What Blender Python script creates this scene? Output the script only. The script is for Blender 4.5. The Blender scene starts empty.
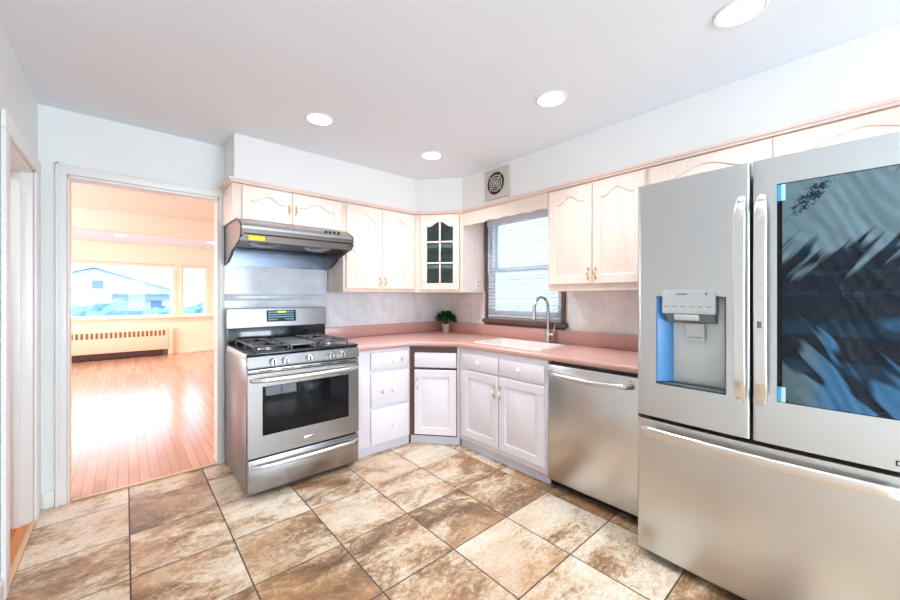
import bpy, bmesh, math, random
from mathutils import Vector, Matrix
C = bpy.context.scene
col = C.collection
PI = math.pi

# ------------------------------------------------------------------ camera, world, exposure
cam_d = bpy.data.cameras.new('camera'); cam = bpy.data.objects.new('camera', cam_d); col.objects.link(cam)
CX, CY, CZ = -0.8577, -1.8388, 1.3100
cam.location = (CX, CY, CZ)
cam.rotation_euler = (PI/2, 0, 0.84811 - PI/2)
cam_d.sensor_width = 36.0; cam_d.sensor_fit = 'HORIZONTAL'
cam_d.lens = 36.0 * 368.1 / 900.0
cam_d.shift_y = -(300 - 296.6) / 900.0
cam_d.clip_start = 0.02
C.camera = cam

w = bpy.data.worlds.new('world'); C.world = w; w.use_nodes = True
bg = w.node_tree.nodes['Background']
bg.inputs['Color'].default_value = (0.66, 0.82, 1.0, 1); bg.inputs['Strength'].default_value = 3.1

C.view_settings.view_transform = 'Standard'
try: C.view_settings.look = 'None'
except Exception: pass
C.view_settings.exposure = 0.90
C.view_settings.gamma = 1.0
C.view_settings.use_curve_mapping = False
try:
    C.cycles.max_bounces = 10; C.cycles.diffuse_bounces = 6; C.cycles.glossy_bounces = 5
    C.cycles.transmission_bounces = 8; C.cycles.transparent_max_bounces = 12
    C.cycles.sample_clamp_indirect = 6.0; C.cycles.use_denoising = True
    C.cycles.caustics_reflective = False; C.cycles.caustics_refractive = False
except Exception: pass

def area(name, loc, rot, sx, sy, power, color):
    l = bpy.data.lights.new(name, 'AREA'); l.shape = 'RECTANGLE'; l.size = sx; l.size_y = sy
    l.energy = power; l.color = color
    o = bpy.data.objects.new(name, l); o.location = loc; o.rotation_euler = rot; col.objects.link(o); return o
# added fill lamps, standing in for daylight at unseen rear and living-room side openings
area('fill_rear', (0.35, -5.66, 1.35), (PI/2-0.12, 0, 0), 2.2, 1.6, 74, (0.82, 0.91, 1.0))
area('fill_living_side', (-4.02, 5.0, 1.45), (0, -PI/2, 0), 1.5, 3.0, 60, (0.96, 0.97, 1.0))
LENS_POWER = 6.0
DOWN_W = 4.2

# ------------------------------------------------------------------ materials
def srgb(r, g, b):
    f = lambda c: (c/255/12.92) if c/255 <= 0.04045 else ((c/255+0.055)/1.055)**2.4
    return (f(r), f(g), f(b), 1)
class NT:
    def __init__(s, name):
        s.m = bpy.data.materials.new(name); s.m.use_nodes = True
        s.t = s.m.node_tree; s.b = s.t.nodes['Principled BSDF']
    def n(s, typ, **kw):
        nd = s.t.nodes.new(typ)
        for k, v in kw.items():
            if k.startswith('i_'):
                nd.inputs[k[2:].replace('_', ' ')].default_value = v
            elif k.startswith('j'):
                nd.inputs[int(k[1:])].default_value = v
            else: setattr(nd, k, v)
        return nd
    def l(s, a, b): s.t.links.new(a, b)
    def set(s, **kw):
        for k, v in kw.items(): s.b.inputs[k.replace('_', ' ')].default_value = v
    def bump(s, hsock, strength=0.2, dist=0.01):
        b = s.n('ShaderNodeBump'); b.inputs['Strength'].default_value = strength; b.inputs['Distance'].default_value = dist
        s.l(hsock, b.inputs['Height']); s.l(b.outputs[0], s.b.inputs['Normal']); return b
    def coords(s, scale=(1, 1, 1), which='Object'):
        tc = s.n('ShaderNodeTexCoord'); mp = s.n('ShaderNodeMapping'); mp.inputs['Scale'].default_value = scale
        s.l(tc.outputs[which], mp.inputs['Vector']); return mp.outputs[0]
    def ramp(s, fac, stops):
        r = s.n('ShaderNodeValToRGB'); e = r.color_ramp.elements
        while len(e) < len(stops): e.new(0.5)
        for i, (p, c) in enumerate(stops): e[i].position = p; e[i].color = c
        s.l(fac, r.inputs[0]); return r.outputs[0]
    def mix(s, fac, a, b, mode='MIX'):
        m = s.n('ShaderNodeMix', data_type='RGBA', blend_type=mode)
        for sock, v in ((m.inputs[0], fac), (m.inputs[6], a), (m.inputs[7], b)):
            if isinstance(v, (int, float, tuple)): sock.default_value = v
            else: s.l(v, sock)
        return m.outputs[2]
    def math(s, op, a, b=None):
        m = s.n('ShaderNodeMath', operation=op)
        for i, v in enumerate((a, b)):
            if v is None: continue
            if isinstance(v, (int, float)): m.inputs[i].default_value = v
            else: s.l(v, m.inputs[i])
        return m.outputs[0]

def simple(name, c, rough=0.5, metal=0.0, spec=0.5, noise=0.0, nscale=6, emit=None, coat=0.0):
    t = NT(name); t.set(Roughness=rough, Metallic=metal)
    t.b.inputs['Specular IOR Level'].default_value = spec
    t.b.inputs['Coat Weight'].default_value = coat
    if noise:
        nz = t.n('ShaderNodeTexNoise'); nz.inputs['Scale'].default_value = nscale; nz.inputs['Detail'].default_value = 3
        t.l(t.coords(), nz.inputs['Vector'])
        k = 1 - noise; k2 = 1 + noise
        t.l(t.ramp(nz.outputs[0], [(0.3, (c[0]*k, c[1]*k, c[2]*k, 1)), (0.7, (min(1, c[0]*k2), min(1, c[1]*k2), min(1, c[2]*k2), 1))]), t.b.inputs['Base Color'])
    else: t.b.inputs['Base Color'].default_value = c
    if emit:
        t.b.inputs['Emission Color'].default_value = emit[0]; t.b.inputs['Emission Strength'].default_value = emit[1]
    return t.m

def wood_paint(name, c1, c2, rough=0.38):       # pickled wood: faint vertical grain
    t = NT(name); t.set(Roughness=rough)
    nz = t.n('ShaderNodeTexNoise'); nz.inputs['Scale'].default_value = 5; nz.inputs['Detail'].default_value = 5
    t.l(t.coords((9, 9, 0.7)), nz.inputs['Vector'])
    t.l(t.ramp(nz.outputs[0], [(0.3, c1), (0.7, c2)]), t.b.inputs['Base Color'])
    t.bump(nz.outputs[0], 0.02, 0.003); return t.m

def steel(name, c, rough=0.3, axis='z', aniso=0.0, bump=0.008):
    t = NT(name); t.set(Roughness=rough, Metallic=1.0); t.b.inputs['Base Color'].default_value = c
    sc = {'z': (90, 90, 0.6), 'x': (1.0, 90, 90)}[axis]
    nz = t.n('ShaderNodeTexNoise'); nz.inputs['Scale'].default_value = 3; nz.inputs['Detail'].default_value = 4
    t.l(t.coords(sc), nz.inputs['Vector'])
    r = t.n('ShaderNodeMapRange'); r.inputs[3].default_value = rough*0.99; r.inputs[4].default_value = rough*1.01
    t.l(nz.outputs[0], r.inputs[0]); t.l(r.outputs[0], t.b.inputs['Roughness'])
    return t.m

def tile_floor():
    t = NT('travertine_tile')
    geo = t.n('ShaderNodeNewGeometry'); sep = t.n('ShaderNodeSeparateXYZ'); t.l(geo.outputs['Position'], sep.inputs[0])
    T = 0.42
    fx = t.math('DIVIDE', sep.outputs[0], T); fy = t.math('DIVIDE', sep.outputs[1], T)
    ix = t.math('FLOOR', fx); iy = t.math('FLOOR', fy)
    cmb = t.n('ShaderNodeCombineXYZ'); t.l(ix, cmb.inputs[0]); t.l(iy, cmb.inputs[1])
    wn = t.n('ShaderNodeTexWhiteNoise', noise_dimensions='3D'); t.l(cmb.outputs[0], wn.inputs[0])
    # per tile offset
    vm = t.n('ShaderNodeVectorMath', operation='SCALE'); vm.inputs['Scale'].default_value = 37.0; t.l(wn.outputs['Color'], vm.inputs[0])
    va = t.n('ShaderNodeVectorMath', operation='ADD'); t.l(geo.outputs['Position'], va.inputs[0]); t.l(vm.outputs[0], va.inputs[1])
    mp = t.n('ShaderNodeMapping'); mp.inputs['Scale'].default_value = (1.0, 1.7, 1.0); mp.inputs['Rotation'].default_value = (0, 0, 0.5); t.l(va.outputs[0], mp.inputs[0])
    n1 = t.n('ShaderNodeTexNoise'); n1.inputs['Scale'].default_value = 2.6; n1.inputs['Detail'].default_value = 9; n1.inputs['Roughness'].default_value = 0.62; n1.inputs['Distortion'].default_value = 0.9; t.l(mp.outputs[0], n1.inputs['Vector'])
    n2 = t.n('ShaderNodeTexNoise'); n2.inputs['Scale'].default_value = 16; n2.inputs['Detail'].default_value = 8; n2.inputs['Roughness'].default_value = 0.7; n2.inputs['Distortion'].default_value = 1.6; t.l(mp.outputs[0], n2.inputs['Vector'])
    off = t.math('MULTIPLY', t.math('SUBTRACT', wn.outputs['Value'], 0.5), 0.17)
    f = t.math('ADD', t.math('ADD', t.math('MULTIPLY', n1.outputs[0], 0.70), t.math('MULTIPLY', n2.outputs[0], 0.46)), off)
    c = t.ramp(f, [(0.42, srgb(108, 84, 64)), (0.50, srgb(152, 120, 92)), (0.55, srgb(186, 158, 126)), (0.60, srgb(212, 192, 166)), (0.70, srgb(228, 216, 198))])
    # veins and dark pits
    n3 = t.n('ShaderNodeTexNoise'); n3.inputs['Scale'].default_value = 9; n3.inputs['Detail'].default_value = 10; n3.inputs['Roughness'].default_value = 0.75; n3.inputs['Distortion'].default_value = 2.5; t.l(mp.outputs[0], n3.inputs['Vector'])
    vein = t.ramp(t.math('ABSOLUTE', t.math('SUBTRACT', n3.outputs[0], 0.5)), [(0.0, (1, 1, 1, 1)), (0.02, (0, 0, 0, 1))])
    c = t.mix(t.math('MULTIPLY', vein, 0.55), c, srgb(110, 86, 66))
    n4 = t.n('ShaderNodeTexNoise'); n4.inputs['Scale'].default_value = 55; n4.inputs['Detail'].default_value = 3; t.l(mp.outputs[0], n4.inputs['Vector'])
    pit = t.ramp(n4.outputs[0], [(0.62, (0, 0, 0, 1)), (0.70, (1, 1, 1, 1))])
    c = t.mix(t.math('MULTIPLY', pit, 0.35), c, srgb(120, 92, 70))
    n5 = t.n('ShaderNodeTexNoise'); n5.inputs['Scale'].default_value = 1.6; n5.inputs['Detail'].default_value = 3; t.l(mp.outputs[0], n5.inputs['Vector'])
    c = t.mix(t.ramp(n5.outputs[0], [(0.45, (0, 0, 0, 1)), (0.7, (0.6, 0.6, 0.6, 1))]), c, srgb(190, 142, 98), 'MIX')
    # grout
    def edge(v):
        fr = t.math('FRACT', v); return t.math('MINIMUM', fr, t.math('SUBTRACT', 1.0, fr))
    e = t.math('MINIMUM', edge(fx), edge(fy))
    g = t.ramp(e, [(0.0065, (1, 1, 1, 1)), (0.0095, (0, 0, 0, 1))])
    c = t.mix(g, c, srgb(72, 56, 46))
    t.l(c, t.b.inputs['Base Color'])
    t.l(t.math('ADD', t.math('MULTIPLY', g, 0.5), 0.27), t.b.inputs['Roughness'])
    h = t.math('SUBTRACT', t.math('MULTIPLY', n2.outputs[0], 0.12), g)
    t.bump(h, 0.35, 0.004)
    return t.m

def plank_floor(name, ca, cb, wdt=0.06, rough=0.22):
    t = NT(name)
    geo = t.n('ShaderNodeNewGeometry'); sep = t.n('ShaderNodeSeparateXYZ'); t.l(geo.outputs['Position'], sep.inputs[0])
    fx = t.math('DIVIDE', sep.outputs[0], wdt); ix = t.math('FLOOR', fx)
    wn = t.n('ShaderNodeTexWhiteNoise', noise_dimensions='1D'); t.l(ix, wn.inputs['W'])
    fy = t.math('ADD', t.math('DIVIDE', sep.outputs[1], 0.9), t.math('MULTIPLY', wn.outputs['Value'], 7.0))
    iy = t.math('FLOOR', fy)
    cmb = t.n('ShaderNodeCombineXYZ'); t.l(ix, cmb.inputs[0]); t.l(iy, cmb.inputs[1])
    w2 = t.n('ShaderNodeTexWhiteNoise', noise_dimensions='3D'); t.l(cmb.outputs[0], w2.inputs[0])
    nz = t.n('ShaderNodeTexNoise'); nz.inputs['Scale'].default_value = 3; nz.inputs['Detail'].default_value = 5
    mp = t.n('ShaderNodeMapping'); mp.inputs['Scale'].default_value = (12, 1, 1); t.l(geo.outputs['Position'], mp.inputs[0]); t.l(mp.outputs[0], nz.inputs['Vector'])
    f = t.math('ADD', t.math('MULTIPLY', nz.outputs[0], 0.5), t.math('MULTIPLY', w2.outputs['Value'], 0.5))
    c = t.ramp(f, [(0.2, ca), (0.8, cb)])
    fr = t.math('FRACT', fx); e = t.math('MINIMUM', fr, t.math('SUBTRACT', 1.0, fr))
    g1 = t.ramp(e, [(0.02, (1, 1, 1, 1)), (0.045, (0, 0, 0, 1))])
    fr2 = t.math('FRACT', fy); g2 = t.ramp(fr2, [(0.002, (1, 1, 1, 1)), (0.004, (0, 0, 0, 1))])
    g = t.math('MAXIMUM', g1, g2)
    c = t.mix(t.math('MULTIPLY', g, 0.7), c, srgb(96, 50, 34)); t.l(c, t.b.inputs['Base Color'])
    t.set(Roughness=rough); t.bump(t.math('SUBTRACT', 1.0, g), 0.2, 0.003); return t.m

def marble(name, a, b, grid=None, rough=0.12):
    t = NT(name); t.set(Roughness=rough)
    v = t.coords(); n1 = t.n('ShaderNodeTexNoise'); n1.inputs['Scale'].default_value = 3.0; n1.inputs['Detail'].default_value = 7; n1.inputs['Distortion'].default_value = 1.2
    t.l(v, n1.inputs['Vector'])
    c = t.ramp(n1.outputs[0], [(0.3, a), (0.55, b), (0.8, (min(1, b[0]*1.08), min(1, b[1]*1.08), min(1, b[2]*1.08), 1))])
    n3 = t.n('ShaderNodeTexNoise'); n3.inputs['Scale'].default_value = 4; n3.inputs['Detail'].default_value = 6; n3.inputs['Distortion'].default_value = 2; t.l(v, n3.inputs['Vector'])
    vein = t.ramp(t.math('ABSOLUTE', t.math('SUBTRACT', n3.outputs[0], 0.5)), [(0.0, (1, 1, 1, 1)), (0.03, (0, 0, 0, 1))])
    c = t.mix(t.math('MULTIPLY', vein, 0.22), c, (a[0]*0.75, a[1]*0.77, a[2]*0.8, 1))
    if grid:
        sep = t.n('ShaderNodeSeparateXYZ'); t.l(v, sep.inputs[0]); es = []
        for k, p, o in grid:
            fr = t.math('FRACT', t.math('DIVIDE', t.math('ADD', sep.outputs[k], o), p)); e = t.math('MINIMUM', fr, t.math('SUBTRACT', 1.0, fr)); es.append(t.math('MULTIPLY', e, p))
        e = es[0] if len(es) == 1 else t.math('MINIMUM', es[0], es[1])
        g = t.ramp(e, [(0.0012, (1, 1, 1, 1)), (0.0024, (0, 0, 0, 1))])
        c = t.mix(t.math('MULTIPLY', g, 0.45), c, srgb(170, 172, 176)); t.bump(t.math('SUBTRACT', 1.0, g), 0.2, 0.002)
    t.l(c, t.b.inputs['Base Color']); return t.m

def glass(name, tint=(1, 1, 1, 1), rough=0.0, mixf=0.1):
    t = NT(name); out = [n for n in t.t.nodes if n.type == 'OUTPUT_MATERIAL'][0]
    tr = t.n('ShaderNodeBsdfTransparent'); tr.inputs[0].default_value = tint
    gl = t.n('ShaderNodeBsdfGlossy'); gl.inputs['Roughness'].default_value = rough
    fr = t.n('ShaderNodeFresnel'); fr.inputs[0].default_value = 1.45
    mx = t.n('ShaderNodeMixShader'); t.l(t.math('ADD', t.math('MULTIPLY', fr.outputs[0], 0.45), mixf), mx.inputs[0]); t.l(tr.outputs[0], mx.inputs[1]); t.l(gl.outputs[0], mx.inputs[2]); t.l(mx.outputs[0], out.inputs[0])
    return t.m

M = {}
M['wall'] = simple('kitchen_wall_paint', srgb(236, 241, 241), 0.55, noise=0.012, nscale=2)
M['soffit'] = simple('soffit_paint', srgb(236, 236, 235), 0.5, noise=0.01, nscale=2)
M['ceil'] = simple('ceiling_paint', srgb(234, 241, 249), 0.7, noise=0.012, nscale=1.5)
M['trimwhite'] = simple('white_trim_paint', srgb(238, 240, 240), 0.35, noise=0.01)
M['floor'] = tile_floor()
M['plank'] = plank_floor('orange_oak_planks', srgb(186, 132, 106), srgb(210, 160, 134), 0.06, 0.2)
M['plank_hall'] = plank_floor('hall_oak_planks', srgb(176, 98, 50), srgb(206, 130, 72), 0.06, 0.35)
M['living'] = simple('peach_wall_paint', srgb(247, 232, 208), 0.6, noise=0.01, nscale=2)
M['living_ceil'] = simple('peach_ceiling_paint', srgb(246, 226, 212), 0.6, noise=0.01, nscale=2)
M['beam'] = simple('cream_beam_paint', srgb(244, 232, 218), 0.6, noise=0.01)
M['hallpaint'] = simple('hall_wall_paint', srgb(240, 228, 226), 0.55, noise=0.01)
M['upper'] = wood_paint('pickled_oak_upper', srgb(238, 219, 206), srgb(243, 226, 214))
M['base'] = wood_paint('pickled_base_cool_light_tint', srgb(227, 222, 229), srgb(230, 226, 232))  # lavender tint puts the cool daylight on the bases into their colour
M['crown'] = wood_paint('pink_crown_wood', srgb(234, 210, 200), srgb(240, 218, 208))
M['toe'] = simple('lavender_toe_board', srgb(205, 205, 216), 0.45, noise=0.02)
M['brown'] = simple('dark_brown_trim', srgb(92, 66, 60), 0.4, noise=0.1, nscale=20)
M['brownwood'] = simple('stained_brown_window_wood', srgb(104, 80, 74), 0.4, noise=0.12, nscale=16)
def laminate():
    t = NT('pink_laminate'); t.set(Roughness=0.22)
    n = t.n('ShaderNodeTexNoise'); n.inputs['Scale'].default_value = 260; n.inputs['Detail'].default_value = 2; t.l(t.coords(), n.inputs['Vector'])
    t.l(t.ramp(n.outputs[0], [(0.3, srgb(198, 151, 142)), (0.7, srgb(214, 170, 160))]), t.b.inputs['Base Color']); return t.m
M['lam'] = laminate()
M['marble'] = marble('blue_grey_marble_tile', srgb(212, 221, 228), srgb(232, 239, 243), [(0, 0.2, 0.03), (2, 0.33, -0.06)])
M['marble_plain'] = marble('blue_grey_marble_slab', srgb(206, 213, 222), srgb(222, 229, 236))
M['marble2'] = marble('warm_marble_tile', srgb(214, 213, 210), srgb(236, 235, 231), [(1, 0.3, 0.19)])
M['border'] = marble('border_tile', srgb(186, 196, 204), srgb(206, 216, 224), [(0, 0.2, 0.03)])
M['steel'] = steel('brushed_steel', (0.36, 0.362, 0.37, 1), 0.27, 'x')
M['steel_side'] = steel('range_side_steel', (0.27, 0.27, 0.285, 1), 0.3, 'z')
M['steel_v'] = steel('brushed_steel_fridge', (0.65, 0.665, 0.67, 1), 0.30, 'z')
M['steel_dw'] = steel('brushed_steel_dishwasher', (0.66, 0.65, 0.64, 1), 0.28, 'z')
M['steel_d'] = steel('dim_steel_hood', (0.27, 0.25, 0.245, 1), 0.28, 'x')
M['steel_bright'] = steel('polished_handle_steel', (0.74, 0.73, 0.72, 1), 0.32, 'x', bump=0.0)
M['nickel'] = simple('brushed_nickel', (0.62, 0.60, 0.57, 1), 0.22, 1.0, noise=0.03)
M['blackglass'] = simple('black_glass', (0.008, 0.009, 0.011, 1), 0.04, spec=0.2, noise=0.02)
M['enamel'] = simple('black_enamel', (0.012, 0.014, 0.018, 1), 0.12, noise=0.02, coat=0.3)
M['iron'] = simple('cast_iron_grate', (0.09, 0.09, 0.095, 1), 0.38, noise=0.1, nscale=60)
M['griddle'] = simple('grey_griddle', (0.20, 0.20, 0.20, 1), 0.35, 0.4, noise=0.08, nscale=30)
M['blackplastic'] = simple('black_plastic', (0.015, 0.015, 0.017, 1), 0.4, noise=0.05)
M['darkgap'] = simple('dark_gasket', (0.02, 0.022, 0.028, 1), 0.5, noise=0.05)
M['brass'] = simple('polished_brass', (0.80, 0.60, 0.26, 1), 0.2, 1.0, noise=0.04)
M['china'] = simple('white_china', srgb(242, 238, 234), 0.15, noise=0.01, coat=0.5)
M['knobpink'] = simple('pink_flower_paint', srgb(224, 160, 184), 0.3, noise=0.04)
M['display'] = simple('blue_black_display', srgb(22, 30, 46), 0.15, noise=0.05)
M['digit'] = simple('display_digits', srgb(120, 170, 190), 0.4, noise=0.02, emit=(srgb(120, 190, 210), 0.6))
M['digit_y'] = simple('display_yellow', srgb(190, 200, 80), 0.4, noise=0.02, emit=(srgb(200, 210, 80), 0.6))
M['yellow'] = simple('yellow_sticker', srgb(246, 214, 20), 0.4, noise=0.02)
M['filter'] = simple('aluminium_mesh_filter', (0.45, 0.44, 0.44, 1), 0.35, 0.9, noise=0.2, nscale=120)
M['lensglass'] = simple('hood_lamp_lens', srgb(206, 214, 216), 0.12, noise=0.1, nscale=40)
M['lip'] = steel('hood_lip_reflection_dark', (0.13, 0.115, 0.105, 1), 0.38, 'x')  # steel colour darkened to stand for the lip's dark reflection
M['bluesteel'] = steel('bluish_splash_steel', (0.17, 0.20, 0.26, 1), 0.22, 'x')
M['film_side'] = simple('blue_protective_film', srgb(70, 140, 205), 0.3, noise=0.05)
M['tape'] = simple('cyan_tape', srgb(60, 175, 225), 0.3, noise=0.03)
M['tape_l'] = simple('pale_tape', srgb(190, 232, 246), 0.3, noise=0.03)
M['disp'] = simple('silver_dispenser_plastic', srgb(196, 203, 204), 0.3, 0.3, noise=0.02)
M['disp_d'] = simple('grey_dispenser_plastic', srgb(112, 118, 122), 0.35, 0.2, noise=0.03)
M['ink'] = simple('grey_print', srgb(120, 128, 132), 0.5, noise=0.02)
M['inkdark'] = simple('dark_print', srgb(30, 34, 40), 0.5, noise=0.02)
M['emblem'] = simple('pale_emblem', srgb(214, 228, 240), 0.3, noise=0.02)
def slatmat():
    t = NT('white_translucent_slat'); t.set(Roughness=0.4); t.b.inputs['Base Color'].default_value = srgb(246, 248, 250)
    out = [n for n in t.t.nodes if n.type == 'OUTPUT_MATERIAL'][0]
    tl = t.n('ShaderNodeBsdfTranslucent'); tl.inputs[0].default_value = srgb(244, 248, 252)
    mx = t.n('ShaderNodeMixShader'); mx.inputs[0].default_value = 0.3; t.l(t.b.outputs[0], mx.inputs[1]); t.l(tl.outputs[0], mx.inputs[2]); t.l(mx.outputs[0], out.inputs[0])
    return t.m
M['blind'] = slatmat()
M['vinyl'] = simple('white_window_vinyl', srgb(226, 234, 236), 0.35, noise=0.01)
M['glass'] = glass('window_glass', (0.98, 0.99, 1, 1), 0.0, 0.0)
M['cabglass'] = glass('cabinet_glass', (0.74, 0.84, 0.84, 1), 0.03, 0.03)
M['cabin'] = simple('cabinet_interior', srgb(214, 228, 226), 0.5, noise=0.02)
M['leaf'] = simple('dark_green_leaf', srgb(24, 108, 48), 0.4, noise=0.35, nscale=30)
M['pot'] = simple('beige_clay_pot', srgb(214, 200, 186), 0.4, noise=0.05, nscale=20)
M['soil'] = simple('potting_soil', srgb(60, 44, 34), 0.9, noise=0.2, nscale=60)
M['fan'] = simple('beige_metal_fan_plate', srgb(200, 194, 184), 0.4, 0.1, noise=0.03)
M['fan_d'] = simple('fan_dark_inside', srgb(34, 27, 23), 0.7, noise=0.1)
M['lens'] = simple('lamp_lens', (1, 1, 1, 1), 0.5, emit=((1.0, 0.98, 0.96, 1), LENS_POWER), noise=0.001)
M['lens_l'] = simple('lamp_lens_living', (1, 1, 1, 1), 0.5, emit=((1.0, 0.96, 0.90, 1), 30.0), noise=0.001)
M['sink'] = simple('white_sink_enamel', srgb(240, 228, 224), 0.12, noise=0.01, coat=0.4)
M['rad'] = simple('peach_radiator_metal', srgb(246, 214, 186), 0.45, noise=0.01)
M['rad_d'] = simple('radiator_slot', srgb(150, 100, 70), 0.6, noise=0.1)
M['rad_b'] = simple('dark_radiator_base', srgb(70, 36, 30), 0.5, noise=0.1)
M['thresh'] = simple('tan_threshold_wood', srgb(206, 168, 130), 0.4, noise=0.06, nscale=12)
M['siding'] = None
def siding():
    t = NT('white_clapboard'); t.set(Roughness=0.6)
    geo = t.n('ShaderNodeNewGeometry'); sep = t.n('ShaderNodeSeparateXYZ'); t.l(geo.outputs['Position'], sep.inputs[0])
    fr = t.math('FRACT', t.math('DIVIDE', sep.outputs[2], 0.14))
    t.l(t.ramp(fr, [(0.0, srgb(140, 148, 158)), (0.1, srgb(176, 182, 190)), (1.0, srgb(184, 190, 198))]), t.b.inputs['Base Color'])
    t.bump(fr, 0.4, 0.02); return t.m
M['siding'] = siding()
M['roof'] = simple('pale_shingle_roof', srgb(160, 170, 184), 0.7, noise=0.08, nscale=10)
M['snow'] = simple('pale_ground', srgb(200, 206, 214), 0.8, noise=0.05, nscale=2)
M['hedge'] = simple('bluish_hedge', srgb(112, 148, 176), 0.8, noise=0.25, nscale=5)
M['bark'] = simple('pale_bark', srgb(130, 126, 130), 0.8, noise=0.1)
M['hwin'] = simple('far_window_glass', srgb(96, 122, 150), 0.2, noise=0.05)
M['awning'] = simple('blue_awning', srgb(100, 124, 165), 0.6, noise=0.05)
def film():  # film wrinkles plus reflections on the glass, painted by zone into the base colour
    t = NT('crinkled_film_painted_reflections')
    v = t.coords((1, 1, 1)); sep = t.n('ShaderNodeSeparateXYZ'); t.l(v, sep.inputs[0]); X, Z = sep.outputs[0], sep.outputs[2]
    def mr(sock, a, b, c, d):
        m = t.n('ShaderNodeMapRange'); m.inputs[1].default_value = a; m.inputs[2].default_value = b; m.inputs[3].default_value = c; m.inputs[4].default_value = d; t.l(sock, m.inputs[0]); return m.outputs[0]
    def streak(kx, kz, ax, az, dist, seed, det=2):       # folds and painted reflection streaks along (ax, az)
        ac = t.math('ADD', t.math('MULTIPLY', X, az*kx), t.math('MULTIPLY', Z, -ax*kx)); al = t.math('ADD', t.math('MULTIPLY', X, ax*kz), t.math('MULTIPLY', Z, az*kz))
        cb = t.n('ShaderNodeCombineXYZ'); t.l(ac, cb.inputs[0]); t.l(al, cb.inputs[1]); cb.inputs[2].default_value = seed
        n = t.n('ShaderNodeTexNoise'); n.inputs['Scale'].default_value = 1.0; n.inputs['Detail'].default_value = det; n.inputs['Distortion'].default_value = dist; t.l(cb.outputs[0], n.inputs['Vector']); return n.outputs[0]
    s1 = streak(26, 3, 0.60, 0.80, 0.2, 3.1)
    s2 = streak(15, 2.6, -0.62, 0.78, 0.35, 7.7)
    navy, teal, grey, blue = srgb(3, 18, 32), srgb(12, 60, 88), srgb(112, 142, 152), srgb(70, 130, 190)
    band = t.n('ShaderNodeTexNoise', noise_dimensions='1D'); band.inputs['Scale'].default_value = 13; band.inputs['Detail'].default_value = 1; t.l(Z, band.inputs['W'])  # horizontal bands: painted reflections
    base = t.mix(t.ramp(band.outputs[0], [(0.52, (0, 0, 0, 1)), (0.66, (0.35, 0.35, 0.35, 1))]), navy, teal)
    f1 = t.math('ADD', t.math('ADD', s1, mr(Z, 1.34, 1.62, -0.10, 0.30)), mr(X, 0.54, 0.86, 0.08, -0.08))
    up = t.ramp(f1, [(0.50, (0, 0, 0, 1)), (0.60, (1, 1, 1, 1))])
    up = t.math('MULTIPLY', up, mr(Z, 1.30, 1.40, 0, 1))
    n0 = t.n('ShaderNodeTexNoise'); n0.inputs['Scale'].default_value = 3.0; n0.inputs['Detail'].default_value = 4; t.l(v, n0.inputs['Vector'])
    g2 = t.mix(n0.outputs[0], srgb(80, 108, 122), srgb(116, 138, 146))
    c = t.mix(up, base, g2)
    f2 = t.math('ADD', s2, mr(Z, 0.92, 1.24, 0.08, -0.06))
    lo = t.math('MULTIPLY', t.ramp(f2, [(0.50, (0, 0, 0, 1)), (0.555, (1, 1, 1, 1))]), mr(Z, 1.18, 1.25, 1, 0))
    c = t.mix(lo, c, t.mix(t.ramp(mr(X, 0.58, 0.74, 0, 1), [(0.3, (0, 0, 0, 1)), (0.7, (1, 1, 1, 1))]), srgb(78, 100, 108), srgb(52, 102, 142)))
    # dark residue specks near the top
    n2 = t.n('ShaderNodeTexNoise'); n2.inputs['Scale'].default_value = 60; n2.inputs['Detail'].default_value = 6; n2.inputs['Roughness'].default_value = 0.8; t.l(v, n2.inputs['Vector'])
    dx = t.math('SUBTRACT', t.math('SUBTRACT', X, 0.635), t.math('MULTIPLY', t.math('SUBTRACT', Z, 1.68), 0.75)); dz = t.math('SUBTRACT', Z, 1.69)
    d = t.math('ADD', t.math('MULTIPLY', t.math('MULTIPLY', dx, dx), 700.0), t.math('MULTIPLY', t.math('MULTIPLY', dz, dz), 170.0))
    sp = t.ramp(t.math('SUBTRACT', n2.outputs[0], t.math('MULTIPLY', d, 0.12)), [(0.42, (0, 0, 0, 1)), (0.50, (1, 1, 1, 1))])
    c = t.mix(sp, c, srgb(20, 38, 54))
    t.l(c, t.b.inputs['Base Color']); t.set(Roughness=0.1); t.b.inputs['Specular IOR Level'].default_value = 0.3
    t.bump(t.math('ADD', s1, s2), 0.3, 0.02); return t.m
M['film'] = film()

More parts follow.
